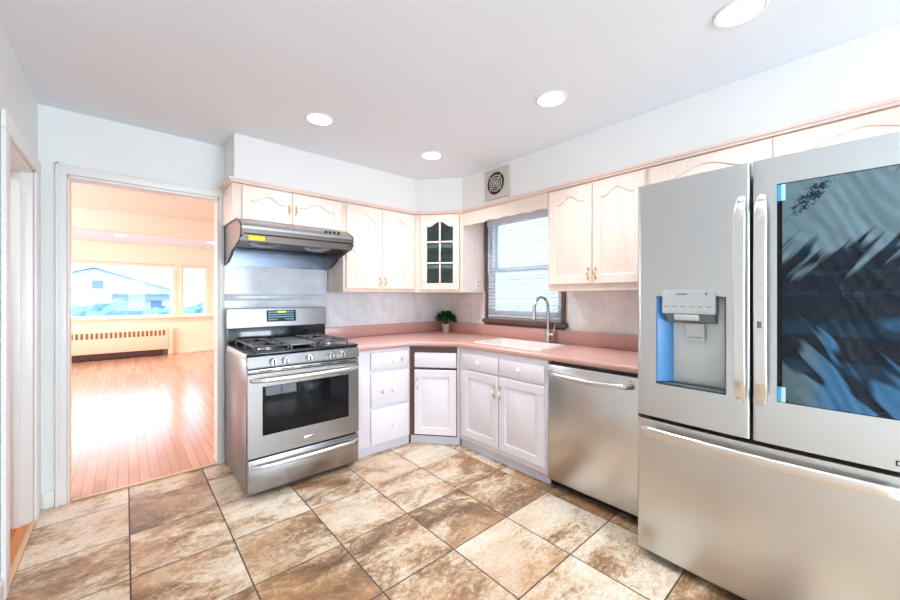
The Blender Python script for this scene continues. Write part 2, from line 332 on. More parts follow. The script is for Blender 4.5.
# ------------------------------------------------------------------ mesh helpers
class MB:
    def __init__(s): s.b = bmesh.new()
    def box(s, x0, x1, y0, y1, z0, z1, bev=0.0, seg=2):
        t = bmesh.new()
        vs = [t.verts.new((x, y, z)) for x in (x0, x1) for y in (y0, y1) for z in (z0, z1)]
        for f in ((0, 1, 3, 2), (4, 6, 7, 5), (0, 4, 5, 1), (2, 3, 7, 6), (0, 2, 6, 4), (1, 5, 7, 3)):
            t.faces.new([vs[i] for i in f])
        if bev > 0: bmesh.ops.bevel(t, geom=t.edges[:], offset=bev, segments=seg, affect='EDGES', profile=0.5)
        s.merge(t); return s
    def merge(s, t):
        bmesh.ops.recalc_face_normals(t, faces=t.faces[:])
        me = bpy.data.meshes.new('tmp'); t.to_mesh(me); t.free(); s.b.from_mesh(me); bpy.data.meshes.remove(me)
    def tube(s, pts, r, seg=12, cap=True, flat=1.0, up=None):
        pts = [Vector(p) for p in pts]; n = len(pts)
        rs = r if isinstance(r, (list, tuple)) else [r]*n
        t = bmesh.new(); rings = []; prev = None
        for i, p in enumerate(pts):
            d = (pts[min(i+1, n-1)] - pts[max(i-1, 0)]).normalized()
            if prev is None:
                a = Vector(up) if up else (Vector((0, 0, 1)) if abs(d.z) < 0.9 else Vector((1, 0, 0)))
                u = (a - d*a.dot(d)).normalized()
            else: u = (prev - d*prev.dot(d)).normalized()
            prev = u; v = d.cross(u)
            rings.append([t.verts.new(p + (u*math.cos(2*PI*k/seg)*flat + v*math.sin(2*PI*k/seg))*rs[i]) for k in range(seg)])
        for a, b in zip(rings, rings[1:]):
            for k in range(seg): t.faces.new((a[k], a[(k+1) % seg], b[(k+1) % seg], b[k]))
        if cap:
            t.faces.new(rings[0][::-1]); t.faces.new(rings[-1])
        s.merge(t); return s
    def cyl(s, p0, p1, r, seg=20): return s.tube([p0, p1], r, seg)
    def lathe(s, prof, c=(0, 0, 0), axis='z', seg=28):     # prof: (radius, height)
        t = bmesh.new(); rings = []
        for r, h in prof:
            ring = []
            for k in range(seg):
                a = 2*PI*k/seg; x, y = r*math.cos(a), r*math.sin(a)
                if axis == 'z': q = (x, y, h)
                elif axis == 'y': q = (x, -h, y)          # h grows towards the viewer (-y)
                else: q = (h, x, y)
                ring.append(t.verts.new((q[0]+c[0], q[1]+c[1], q[2]+c[2])))
            rings.append(ring)
        for a, b in zip(rings, rings[1:]):
            for k in range(seg): t.faces.new((a[k], a[(k+1) % seg], b[(k+1) % seg], b[k]))
        if prof[0] != prof[-1]:
            t.faces.new(rings[0]); t.faces.new(rings[-1][::-1])
        bmesh.ops.remove_doubles(t, verts=t.verts[:], dist=1e-6)
        s.merge(t); return s
    def prism(s, pts, a0, a1, plane='xz', bev=0.0):         # polygon extruded along the third axis
        t = bmesh.new()
        def P(p, a): return {'xz': (p[0], a, p[1]), 'yz': (a, p[0], p[1]), 'xy': (p[0], p[1], a)}[plane]
        A = [t.verts.new(P(p, a0)) for p in pts]; B = [t.verts.new(P(p, a1)) for p in pts]
        t.faces.new(A); t.faces.new(B[::-1]); n = len(pts)
        for i in range(n): t.faces.new((A[i], A[(i+1) % n], B[(i+1) % n], B[i]))
        if bev: bmesh.ops.bevel(t, geom=t.edges[:], offset=bev, segments=2, affect='EDGES')
        s.merge(t); return s
    def frame(s, outer, inner, y0, y1):                     # rectangular ring in xz: (x0,x1,z0,z1)
        t = bmesh.new()
        def R(r, y): return [t.verts.new(q) for q in ((r[0], y, r[2]), (r[1], y, r[2]), (r[1], y, r[3]), (r[0], y, r[3]))]
        o0, i0, o1, i1 = R(outer, y0), R(inner, y0), R(outer, y1), R(inner, y1)
        for k in range(4):
            j = (k+1) % 4
            t.faces.new((o0[k], o0[j], i0[j], i0[k])); t.faces.new((o1[k], i1[k], i1[j], o1[j]))
            t.faces.new((o0[k], o1[k], o1[j], o0[j])); t.faces.new((i0[k], i0[j], i1[j], i1[k]))
        s.merge(t); return s
    def build(s, name, mat, parent=None, angle=35):
        me = bpy.data.meshes.new(name); s.b.to_mesh(me); s.b.free()
        me.materials.append(mat if not isinstance(mat, str) else M[mat])
        me.shade_smooth(); me.set_sharp_from_angle(angle=math.radians(angle))
        o = bpy.data.objects.new(name, me); col.objects.link(o); o.parent = parent
        return o

def thing(name, label, cat, loc=(0, 0, 0), rz=0.0, group=None):
    o = bpy.data.objects.new(name, None); col.objects.link(o); o.empty_display_size = 0.05
    o.location = loc; o.rotation_euler = (0, 0, rz); o['label'] = label; o['category'] = cat
    if group: o['group'] = group
    return o
def tag(o, label, cat, group=None):
    o['label'] = label; o['category'] = cat
    if group: o['group'] = group
    return o
def struct(o): o['kind'] = 'structure'; return o
RW = -PI/2                                                # things on the window wall face -X

# ------------------------------------------------------------------ the setting
WY, WX, LX, ZC, RY = 1.52, 1.97, -1.26, 2.49, -5.60
struct(MB().box(LX, WX+0.1, RY, WY, -0.08, 0).build('floor', 'floor'))
struct(MB().box(-4.0, 3.0, WY+0.0, 8.82, -0.08, 0.004).build('floor_living', 'plank'))
struct(MB().box(-2.6, LX-0.002, -0.3, 1.50, -0.08, 0.002).build('floor_hall', 'plank_hall'))
struct(MB().box(-2.6, WX+0.12, RY-0.12, WY+0.06, ZC, ZC+0.1).build('ceiling', 'ceil'))
# back wall with the doorway to the living room
DX0, DX1, DZ = -1.135, -0.310, 2.083
m = MB(); m.box(-2.6, DX0, WY, WY+0.12, 0, ZC); m.box(DX1, WX+0.12, WY, WY+0.12, 0, ZC); m.box(DX0, DX1, WY, WY+0.12, DZ, ZC)
struct(m.build('wall_back', 'wall'))
m = MB()
m.box(DX0-0.05, DX0, WY-0.018, WY-0.001, 0, DZ+0.065, 0.004); m.box(DX1, DX1+0.038, WY-0.018, WY-0.001, 0, DZ+0.065, 0.004)
m.box(DX0-0.05, DX1+0.038, WY-0.019, WY-0.001, DZ, DZ+0.065, 0.004)
m.box(DX0-0.05, DX0-0.036, WY-0.028, WY-0.018, 0, DZ+0.065, 0.003); m.box(DX0-0.05, DX1+0.038, WY-0.028, WY-0.018, DZ+0.05, DZ+0.065, 0.003)
m.box(DX0+0.001, DX0+0.010, WY-0.01, WY+0.13, 0, DZ-0.001, 0.002); m.box(DX1-0.010, DX1-0.001, WY-0.01, WY+0.13, 0, DZ-0.001, 0.002); m.box(DX0+0.001, DX1-0.001, WY-0.01, WY+0.13, DZ-0.018, DZ-0.001, 0.002)
struct(m.build('trim_1', 'trimwhite'))
struct(MB().box(DX0+0.02, DX1-0.02, WY-0.012, WY+0.02, 0.001, 0.010, 0.003).build('trim_2', 'thresh'))
# left wall with the hall opening
OY0, OY1, OZ = 0.70, 1.37, 2.04
m = MB(); m.box(LX-0.12, LX, OY1, WY, 0, ZC); m.box(LX-0.12, LX, RY, OY0, 0, ZC); m.box(LX-0.12, LX, OY0, OY1, OZ, ZC)
struct(m.build('wall_left', 'wall'))
m = MB()
m.box(LX+0.001, LX+0.016, OY1, OY1+0.12, 0, OZ-0.001, 0.003); m.box(LX+0.001, LX+0.016, OY0-0.08, OY0, 0, OZ-0.001, 0.003); m.box(LX+0.001, LX+0.016, OY0-0.08, OY1+0.12, OZ, OZ+0.08, 0.003)
m.box(LX-0.13, LX+0.001, OY1-0.016, OY1-0.001, 0, OZ-0.001, 0.002); m.box(LX-0.13, LX+0.001, OY0+0.001, OY0+0.016, 0, OZ-0.001, 0.002); m.box(LX-0.13, LX+0.001, OY0+0.001, OY1-0.001, OZ-0.016, OZ-0.001, 0.002)
m.box(LX-0.075, LX-0.045, OY1-0.03, OY1-0.014, 0, OZ-0.016, 0.002); m.box(LX-0.075, LX-0.045, OY0+0.016, OY1-0.016, OZ-0.03, OZ-0.015, 0.002)
struct(m.build('trim_3', 'trimwhite'))
struct(MB().box(LX-0.012, LX+0.014, OY0+0.018, OY1-0.018, 0.001, 0.012, 0.004).build('trim_4', 'thresh'))
m = MB(); m.box(-2.72, -2.6, -0.5, 1.64, 0, ZC); m.box(-2.6, LX-0.12, -0.42, -0.3, 0, ZC)
struct(m.build('wall_hall', 'hallpaint'))
struct(MB().box(-2.6, LX-0.12, 1.50, WY, 0, ZC).build('wall_hall_side', 'hallpaint'))
struct(MB().box(LX+0.0015, LX+0.012, RY+0.001, OY0-0.085, 0.001, 0.10, 0.003).build('baseboard_left', 'trimwhite'))
# window wall with a window over the sink
KY0, KY1, KZ0, KZ1 = -0.10, 0.76, 1.10, 2.12
m = MB()
m.box(WX, WX+0.12, RY, KY0, 0, ZC); m.box(WX, WX+0.12, KY1, WY, 0, ZC); m.box(WX, WX+0.12, KY0, KY1, 0, KZ0); m.box(WX, WX+0.12, KY0, KY1, KZ1, ZC)
struct(m.build('wall_right', 'soffit'))
# rear wall behind the camera; its wide window is added for the fill light
m = MB(); m.box(LX-0.12, -0.8, RY-0.12, RY, 0, ZC); m.box(1.5, WX+0.12, RY-0.12, RY, 0, ZC); m.box(-0.8, 1.5, RY-0.12, RY, 0, 0.5); m.box(-0.8, 1.5, RY-0.12, RY, 2.2, ZC)
struct(m.build('wall_rear', 'wall'))
m = MB().frame((-0.799, 1.499, 0.501, 2.199), (-0.74, 1.44, 0.56, 2.14), RY-0.1, RY-0.02); m.box(0.32, 0.38, RY-0.09, RY-0.03, 0.561, 2.139)
struct(m.build('added_window_4', 'trimwhite'))
# soffit over the wall cabinets
SY, SX = 1.175, 1.645
m = MB()
m.prism([(-0.27, WY-0.001), (-0.27, SY), (1.335, SY), (SX, 0.805), (SX, RY+0.001), (WX-0.001, RY+0.001), (WX-0.001, WY-0.001)], 2.165, ZC-0.001, 'xy')
struct(m.build('wall_soffit', 'soffit'))
# crown strip along the cabinet tops
def offs(d): return [(-0.285, WY-0.002), (-0.285-d, SY-d), (1.335-d*0.42, SY-d), (SX-d, 0.805-d*0.35), (SX-d, -2.4)]
m = MB()
for d, z0, z1 in ((0.012, 2.135, 2.150), (0.022, 2.150, 2.166)):
    a, b = offs(d), offs(-0.012)
    a[0] = (-0.285-d, WY-0.002); b[0] = (-0.285+0.012, WY-0.002)
    for k in range(4): m.prism([a[k], a[k+1], b[k+1], b[k]], z0, z1, 'xy')
struct(m.build('trim_5', 'crown'))
# marble wall tiles
struct(MB().box(-0.275, 0.555, WY-0.012, WY-0.001, 0.86, 1.86).build('trim_6', 'marble_plain'))
struct(MB().box(0.556, WX-0.002, WY-0.012, WY-0.001, 1.0, 1.36).build('trim_7', 'marble'))
m = MB(); m.box(-0.275, 0.555, WY-0.020, WY-0.012, 1.278, 1.33, 0.003); m.box(-0.275, 0.555, WY-0.024, WY-0.013, 1.32, 1.332, 0.002)
struct(m.build('trim_8', 'border'))
struct(MB().box(WX-0.012, WX-0.001, 0.812, WY-0.014, 1.0, 1.36).build('trim_9', 'marble2'))
struct(MB().box(WX-0.012, WX-0.001, -1.05, -0.235, 1.0, 1.36).build('trim_10', 'marble2'))

# living room shell
LY, LL, LR = 8.70, -3.9, 2.4
A0, A1, B0, B1, WZ0, WZ1 = -2.6, -0.03, 0.13, 0.60, 0.865, 2.0
m = MB(); m.box(LL, A0, LY, LY+0.14, 0, 2.6); m.box(A0, A1, LY, LY+0.14, 0, WZ0); m.box(A0, A1, LY, LY+0.14, WZ1, 2.6)
m.box(A1, B0, LY, LY+0.14, 0, 2.6); m.box(B0, B1, LY, LY+0.14, 0, WZ0); m.box(B0, B1, LY, LY+0.14, WZ1, 2.6); m.box(B1, LR, LY, LY+0.14, 0, 2.6)
struct(m.build('wall_far', 'living'))
m = MB(); m.box(LR, LR+0.1, WY+0.12, LY+0.14, 0, 2.6)
struct(m.build('wall_living_right', 'living'))
m = MB(); m.box(LL-0.1, LL, WY+0.12, 3.4, 0, 2.6); m.box(LL-0.1, LL, 6.6, LY+0.14, 0, 2.6); m.box(LL-0.1, LL, 3.4, 6.6, 0, 0.7); m.box(LL-0.1, LL, 3.4, 6.6, 2.2, 2.6)
struct(m.build('wall_living_left', 'living'))
struct(MB().box(LL, LR, WY+0.121, WY+0.135, DZ+0.07, 2.6).build('wall_living_near', 'living'))
struct(MB().box(LL, LR, WY+0.12, 5.05, 2.49, 2.6).build('ceiling_living', 'living_ceil'))
struct(MB().box(LL, LR, 5.05, 5.25, 2.225, 2.6).build('trim_11', 'beam'))
struct(MB().box(LL, LR, 5.25, LY, 2.455, 2.6).build('ceiling_far', 'ceil'))
m = MB(); m.box(A1-0.6-1.97, B1+0.16, LY-0.09, LY-0.001, WZ0-0.035, WZ0-0.005, 0.006)
struct(m.build('trim_12', 'living'))
def big_window(name, x0, x1, mull=()):
    r = struct(MB().frame((x0+0.001, x1-0.001, WZ0+0.001, WZ1-0.001), (x0+0.04, x1-0.04, WZ0+0.04, WZ1-0.04), LY+0.01, LY+0.09).build(name, 'trimwhite'))
    m = MB()
    m.frame((x0-0.055, x1+0.055, WZ0-0.004, WZ1+0.055), (x0-0.001, x1+0.001, WZ0, WZ1+0.001), LY-0.02, LY-0.001); m.build('window_casing', 'living', r)
    MB().box(x0+0.04, x1-0.04, LY+0.045, LY+0.052, WZ0+0.04, WZ1-0.04).build('pane', 'glass', r)
    MB().tube([(x0-0.02, LY-0.04, WZ1+0.035), (x1+0.02, LY-0.04, WZ1+0.035)], 0.012, 8).build('window_rod', 'rad', r)
big_window('window_2', A0, A1); big_window('window_3', B0, B1)

# kitchen window
kw = struct(MB().box(WX-0.055, WX+0.03, KY0-0.055, KY1+0.045, KZ0-0.055, KZ0-0.015, 0.006).build('window_1', 'brownwood'))
m = MB()
m.box(WX-0.022, WX-0.001, KY1, KY1+0.03, KZ0-0.014, KZ1+0.04, 0.004); m.box(WX-0.022, WX-0.001, KY0-0.035, KY0, KZ0-0.014, KZ1+0.04, 0.004)
m.box(WX-0.022, WX-0.001, KY0-0.035, KY1+0.04, KZ1, KZ1+0.04, 0.004); m.box(WX-0.022, WX-0.001, KY0-0.03, KY1+0.04, KZ0-0.085, KZ0-0.056, 0.003)
m.build('window_casing', 'brownwood', kw)
m = MB()
def yz_frame(m, y0, y1, z0, z1, t, x0, x1):
    m.box(x0, x1, y0, y0+t, z0, z1, 0.002); m.box(x0, x1, y1-t, y1, z0, z1, 0.002); m.box(x0, x1, y0+t, y1-t, z0, z0+t, 0.002); m.box(x0, x1, y0+t, y1-t, z1-t, z1, 0.002)
yz_frame(m, KY0+0.001, KY1-0.001, KZ0+0.001, KZ1-0.001, 0.035, WX+0.02, WX+0.11)
m.build('window_frame', 'vinyl', kw)
m = MB(); yz_frame(m, KY0+0.037, KY1-0.037, KZ0+0.037, 1.60, 0.03, WX+0.03, WX+0.055); a = m.build('lower_sash', 'vinyl', kw)
MB().box(WX+0.040, WX+0.044, KY0+0.077, KY1-0.077, KZ0+0.077, 1.56).build('pane', 'glass', a)
m = MB(); yz_frame(m, KY0+0.037, KY1-0.037, 1.56, KZ1-0.037, 0.03, WX+0.065, WX+0.09); a = m.build('upper_sash', 'vinyl', kw)
MB().box(WX+0.075, WX+0.079, KY0+0.077, KY1-0.077, 1.60, KZ1-0.077).build('pane', 'glass', a)

# ------------------------------------------------------------------ outside
ex = MB().box(-14, 30, 8.9, 40, -0.9, -0.6).build('ground_outside', 'snow'); struct(ex)
ex = MB().box(2.2, 14, -6, 8.8, -0.9, -0.6).build('ground_side_yard', 'snow'); struct(ex)
h = thing('house', 'white clapboard gabled house across the street, seen through the big living room window', 'house', (-2.6, 36, -0.6))
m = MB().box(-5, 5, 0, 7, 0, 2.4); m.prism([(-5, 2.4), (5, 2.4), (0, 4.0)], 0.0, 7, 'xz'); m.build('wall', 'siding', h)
m = MB(); m.prism([(-5.6, 2.15), (-5.6, 2.4), (0, 4.3), (0, 4.05)], -0.5, 7.4, 'xz'); m.prism([(5.6, 2.15), (5.6, 2.4), (0, 4.3), (0, 4.05)], -0.5, 7.4, 'xz'); m.build('roof', 'roof', h)
for x, z, ww, hh in ((0.2, 2.5, 0.6, 0.6), (-3.6, 1.2, 1.4, 0.6), (1.6, 0.9, 0.7, 0.7), (3.6, 0.9, 0.7, 0.7)):
    f = MB().frame((x-ww/2-0.1, x+ww/2+0.1, z-0.1, z+hh+0.1), (x-ww/2, x+ww/2, z, z+hh), -0.06, -0.005).build('window', 'siding', h)
    MB().box(x-ww/2, x+ww/2, -0.03, -0.02, z, z+hh).build('pane', 'hwin', f)
m = MB().prism([(-0.9, 1.75), (-0.02, 2.1), (-0.02, 2.0), (-0.9, 1.65)], 1.0, 4.4, 'yz'); m.build('awning', 'awning', h)
def tree(x, y, hgt, label, seed):
    random.seed(seed); t = thing('bare_tree', label, 'tree', (x, y, -0.6), 0, 'bare trees outside the living room')
    m = MB()
    def br(p, d, ln, r, n):
        q = p + d*ln; m.tube([p, (p+q)/2 + Vector((random.uniform(-.05, .05)*ln, 0, 0)), q], [r, r*0.85, r*0.65], 6)
        if n == 0: return
        for _ in range(3):
            dd = (d + Vector((random.uniform(-.8, .8), random.uniform(-.6, .6), random.uniform(-.1, .5)))).normalized(); br(q, dd, ln*0.7, r*0.6, n-1)
    br(Vector((0, 0, 0)), Vector((0.05, 0, 1)).normalized(), hgt, 0.13, 4)
    m.build('branches', 'bark', t)
tree(1.9, 18.0, 1.7, 'bare pale tree at the right side of the big living room window', 3)
tree(5.2, 21.0, 1.9, 'bare pale tree seen through the narrow living room window', 8)
def blobs(name, label, cat, x0, x1, y, z0, z1, mat, n, seed):
    random.seed(seed); m = MB()
    for i in range(n):
        x = x0 + (x1-x0)*(i+0.5)/n; r = (z1-z0)*random.uniform(0.45, 0.6)
        t = bmesh.new(); bmesh.ops.create_icosphere(t, subdivisions=3, radius=r)
        for v in t.verts: v.co = v.co*(1+0.12*math.sin(v.co.x*23+i)*math.cos(v.co.z*19+v.co.y*21)) + Vector((x, y+random.uniform(-.2, .2), (z0+z1)/2))
        m.merge(t)
    return tag(m.build(name, mat), label, cat)
blobs('hedge', 'low bluish snow-dusted hedge outside below the living room window', 'hedge', -6, 4.5, 14.0, -0.62, 1.05, 'hedge', 16, 2)
nb = thing('neighbour_house', 'pale clapboard side of the house next door, behind the kitchen blind', 'house', (5.2, 1.4, -0.6))
MB().box(0, 5, -5, 5, 0, 4.2).build('wall', 'siding', nb)
MB().prism([(-0.5, 4.1), (5.5, 4.1), (5.5, 4.4), (2.5, 6.2), (-0.5, 4.4)], -5.4, 5.4, 'xz').build('roof', 'roof', nb)

# ------------------------------------------------------------------ recessed lights
def downlight(x, y, z, label, mat='lens', group='recessed lights in the kitchen ceiling'):
    t = thing('recessed_light', label, 'ceiling light', (x, y, z), 0, group)
    MB().lathe([(0.074, 0.0), (0.092, 0.0), (0.092, -0.003), (0.088, -0.006), (0.076, -0.005), (0.074, 0.0)], (0, 0, -0.0005)).build('trim_ring', 'ceil', t)
    MB().lathe([(0.0, -0.001), (0.075, -0.001), (0.075, -0.004), (0.0, -0.004)], (0, 0, 0)).build('lens', mat, t)
    l = bpy.data.lights.new('lamp', 'AREA'); l.shape = 'DISK'; l.size = 0.14; l.spread = math.radians(125)
    l.energy = DOWN_W if mat == 'lens' else 6.0; l.color = (0.97, 0.98, 1.0) if mat == 'lens' else (1.0, 0.95, 0.88)
    lo = bpy.data.objects.new('lamp', l); lo.location = (0, 0, -0.008); lo.parent = t; col.objects.link(lo)
downlight(0.11, 0.57, ZC, 'round recessed ceiling light above the gas range, leftmost of the four')
downlight(1.06, 0.57, ZC, 'round recessed ceiling light in front of the glass corner cabinet, smallest and lowest in view')
downlight(1.05, -0.59, ZC, 'round recessed ceiling light in front of the kitchen window and exhaust fan')
downlight(1.05, -1.49, ZC, 'round recessed ceiling light nearest the refrigerator, cut by the top of the picture')
downlight(0.0, -2.9, ZC, 'added recessed fill light behind the viewpoint, nearer of two')  # unseen lamp, added to light the kitchen from behind the camera
downlight(0.4, -4.4, ZC, 'added recessed fill light behind the viewpoint, farther of two')  # second unseen lamp added for kitchen fill
downlight(-1.95, 0.9, ZC, 'added recessed fill light in the side hall left of the kitchen')  # lamp added to brighten the hall opening
G2 = 'recessed lights in the living room ceiling'
downlight(-0.93, 7.4, 2.455, 'left small recessed light in the ceiling of the living room', 'lens_l', G2)
downlight(0.52, 7.35, 2.455, 'right small recessed light in the ceiling of the living room', 'lens_l', G2)
downlight(-2.6, 3.6, 2.49, 'added recessed fill light of the living room near the kitchen doorway, above the view', 'lens_l', G2)  # added to light the living room, kept out of view
downlight(0.6, 3.6, 2.49, 'added recessed fill light of the living room behind the stove wall', 'lens_l', G2)  # another unseen lamp added for living room brightness

# ------------------------------------------------------------------ cabinet parts
def arch(x, x0, x1, ztop, amp):          # cathedral arch: shoulders, then a smooth hump
    s = abs((x-(x0+x1)/2)/((x1-x0)/2)); wv = 0.78
    b = 0.5+0.5*math.cos(PI*min(1, s/wv)); return ztop - amp*(1-b**0.8)
def door(parent, x0, x1, z0, z1, mat, th=0.018, y=0.0, amp=0.05, margin=0.06, name='door', groove=0.010, hole=False, flat=False):
    """slab from y-th (front) to y, with a grooved and raised panel (arched when amp > 0)"""
    t = bmesh.new(); yf = y - th; e = 0.004; N = 24 if amp else 6
    if flat:
        return MB().box(x0, x1, yf, y, z0, z1, 0.004).build(name, mat, parent)
    def loop(d, yy, zt_extra=0.0):
        a, b = x0+margin+d, x1-margin-d; pts = [(a, z0+margin+d), (b, z0+margin+d)]
        for i in range(N+1):
            x = b + (a-b)*i/N; pts.append((x, arch(x, a, b, z1-margin-d, amp) if amp else z1-margin-d))
        return [t.verts.new((p[0], yy, p[1])) for p in pts]
    def outer(ins, yy):
        a, b = x0+ins, x1-ins; pts = [(a, z0+ins), (b, z0+ins)] + [(b+(a-b)*i/N, z1-ins) for i in range(N+1)]
        return [t.verts.new((p[0], yy, p[1])) for p in pts]
    loops = [outer(0, y), outer(0, yf+e), outer(e, yf), loop(0, yf)]
    if hole: loops += [loop(0.004, yf+0.004), loop(0.004, y)]
    else: loops += [loop(0.004, yf+groove), loop(0.011, yf+groove), loop(0.036, yf+0.001), ]
    n = len(loops[0])
    for A, B in zip(loops, loops[1:]):
        for k in range(n): t.faces.new((A[k], A[(k+1) % n], B[(k+1) % n], B[k]))
    if hole:
        A, B = loops[-1], loops[0]
        for k in range(n): t.faces.new((A[k], A[(k+1) % n], B[(k+1) % n], B[k]))
    else: t.faces.new(loops[-1]); t.faces.new(loops[0][::-1])
    m = MB(); m.merge(t); return m.build(name, mat, parent, 20)
def pull(parent, x, z, y, L=0.09, white=False, mat='brass'):
    """ornate bow pull with leaf shaped ends"""
    m = MB(); h = L/2
    pts = [(x, y-0.003, z-h*0.72)] + [(x+0.003*math.sin(k/8*2*PI), y-0.006-0.020*math.sin(PI*k/8), z-h*0.72+h*1.44*k/8) for k in range(1, 8)] + [(x, y-0.003, z+h*0.72)]
    m.tube(pts, [0.003, .0035, .004, .0055, .006, .0055, .004, .0035, .003], 8)
    for s in (-1, 1):
        m.tube([(x, y-0.001, z+s*h*0.45), (x, y-0.002, z+s*h*0.62), (x, y-0.002, z+s*h*0.8), (x, y-0.001, z+s*h)], [0.003, 0.007, 0.009, 0.002], 8, flat=0.35, up=(0, 1, 0))
    o = m.build('handle', mat, parent)
    if white: MB().tube([(x, y-0.024, z-0.018), (x, y-0.027, z), (x, y-0.024, z+0.018)], [0.005, 0.0085, 0.005], 10).build('grip', 'china', parent)
    return o
def knob(parent, x, z, y, mat='china', r=0.016):
    return MB().lathe([(0.0, 0), (0.007, 0), (0.005, 0.010), (r*0.8, 0.014), (r, 0.020), (r*0.75, 0.027), (0.0, 0.029)], (x, y, z), 'y', 16).build('knob', mat, parent)

# wall cabinet above the hood
G = 'pickled wood wall cabinets'
c = thing('wall_cabinet', 'short pale pickled wood cabinet with two arched doors above the range hood', 'cabinet', (-0.285, SY, 1.86), 0, G)
MB().box(0, 0.845, 0, WY-SY-0.014, 0.0, 0.272, 0.002).build('body', 'upper', c)
d = door(c, 0.062, 0.411, 0.014, 0.258, 'upper', y=-0.0015, amp=0.045, margin=0.055); pull(d, 0.388, 0.130, -0.02, 0.085)
d = door(c, 0.417, 0.815, 0.014, 0.258, 'upper', y=-0.0015, amp=0.045, margin=0.055); pull(d, 0.442, 0.130, -0.02, 0.085)
# tall double wall cabinet
c = thing('wall_cabinet', 'tall pale pickled wood cabinet with two arched doors between hood and glass corner cabinet', 'cabinet', (0.562, SY, 1.352), 0, G)
MB().box(0, 0.772, 0, WY-SY-0.014, 0.0, 0.780, 0.002).build('body', 'upper', c)
d = door(c, 0.022, 0.376, 0.03, 0.765, 'upper', y=-0.0015, amp=0.05); pull(d, 0.350, 0.10, -0.02, 0.09)
d = door(c, 0.381, 0.740, 0.03, 0.765, 'upper', y=-0.0015, amp=0.05); pull(d, 0.408, 0.10, -0.02, 0.09)
# diagonal corner cabinet with glass door
ang = math.atan2(0.805-1.175, SX-1.335)
c = thing('corner_cabinet', 'pale corner wall cabinet with a six-pane arched glass door', 'cabinet', (1.336, SY-0.001, 1.352), ang, G)
Lc = math.hypot(0.370, 0.310)
ca, sa = math.cos(-ang), math.sin(-ang)
def loc2(x, y):
    dx, dy = x-1.336, y-(SY-0.001); return (dx*ca-dy*sa, dx*sa+dy*ca)
poly = [loc2(1.336, SY-0.001), loc2(SX, 0.806), loc2(WX-0.014, 0.806), loc2(WX-0.014, WY-0.014), loc2(1.336, WY-0.014)]
m = MB(); 
for z0, z1 in ((0, 0.018), (0.762, 0.780)): m.prism(poly, z0, z1, 'xy')
def wallseg(m, p, q, t, z0, z1):
    p, q = Vector(p), Vector(q); d = (q-p).normalized(); n = Vector((-d.y, d.x))*t
    m.prism([tuple(p), tuple(q), tuple(q+n), tuple(p+n)], z0, z1, 'xy')
wallseg(m, poly[1], poly[2], 0.016, 0.0181, 0.7619); wallseg(m, poly[4], poly[0], 0.016, 0.0181, 0.7619)
m.frame((0.0, Lc, 0.0182, 0.7618), (0.055, Lc-0.03, 0.03, 0.765), 0.0005, 0.018)
m.build('body', 'upper', c)
m = MB(); wallseg(m, poly[2], poly[3], 0.010, 0.0181, 0.7619); wallseg(m, poly[3], poly[4], 0.010, 0.0181, 0.7619); m.build('inner_back', 'cabin', c)
for z in (0.242, 0.452):
    ip = [loc2(1.385, 1.165), loc2(1.665, 0.83), loc2(1.93, 0.83), loc2(1.93, 1.48), loc2(1.385, 1.48)]
    s_ = MB().prism(ip, z, z+0.016, 'xy').build('shelf', 'cabin', c)
    MB().box(0.135, Lc-0.12, 0.022, 0.030, z+0.0165, z+0.030, 0.002).build('shelf_edge', 'china', s_)
d = door(c, 0.055, Lc-0.035, 0.025, 0.768, 'upper', y=-0.0015, amp=0.05, margin=0.062, hole=True)
gx0, gx1, gz0, gz1 = 0.117, Lc-0.097, 0.087, 0.706
MB().box(gx0-0.003, gx1+0.003, -0.010, -0.007, gz0-0.003, gz1-0.002).build('glass_pane', 'cabglass', d)
m = MB(); xm = (gx0+gx1)/2; m.box(xm-0.009, xm+0.009, -0.018, -0.011, gz0-0.006, gz1+0.004, 0.002)
for z in (gz0+0.205, gz0+0.415): m.box(gx0-0.006, gx1+0.006, -0.0175, -0.0112, z-0.009, z+0.009, 0.002)
m.build('muntin', 'upper', d)
knob(d, 0.085, 0.12, -0.0195, 'china', 0.009)
# right of the window
c = thing('wall_cabinet', 'tall pale pickled wood cabinet with two arched doors and brass pulls right of the window', 'cabinet', (SX, -0.172, 1.352), RW, G)
MB().box(0, 0.735, 0, WX-SX-0.014, 0.0, 0.780, 0.002).build('body', 'upper', c)
d = door(c, 0.022, 0.370, 0.05, 0.765, 'upper', y=-0.0015, amp=0.05); pull(d, 0.346, 0.125, -0.02, 0.095)
d = door(c, 0.376, 0.722, 0.05, 0.765, 'upper', y=-0.0015, amp=0.05); pull(d, 0.400, 0.125, -0.02, 0.095)
# above the refrigerator
c = thing('wall_cabinet', 'low pale pickled wood cabinet with two broad arched doors above the refrigerator', 'cabinet', (SX, -0.910, 1.872), RW, G)
MB().box(0, 1.22, 0, WX-SX-0.014, 0.0, 0.260, 0.002).build('body', 'upper', c)
door(c, 0.020, 0.604, 0.012, 0.250, 'upper', y=-0.0015, amp=0.06, margin=0.045)
door(c, 0.612, 1.200, 0.012, 0.250, 'upper', y=-0.0015, amp=0.06, margin=0.045)
# scalloped valance over the window
pts = [(0.0, 2.133), (0.97, 2.133)]
for i in range(61):
    u = 0.97 - 0.97*i/60
    z = 2.006 + (0 if u < 0.27 else 0.012*abs(math.sin(PI*(u-0.27)/0.175)))
    pts.append((u, z))
v = MB().prism(pts, 0, 0.018, 'xz').build('valance', 'upper'); v.location = (SX, 0.803, 0); v.rotation_euler = (0, 0, RW)
tag(v, 'pale wooden valance board with wavy lower edge above the kitchen window', 'valance')
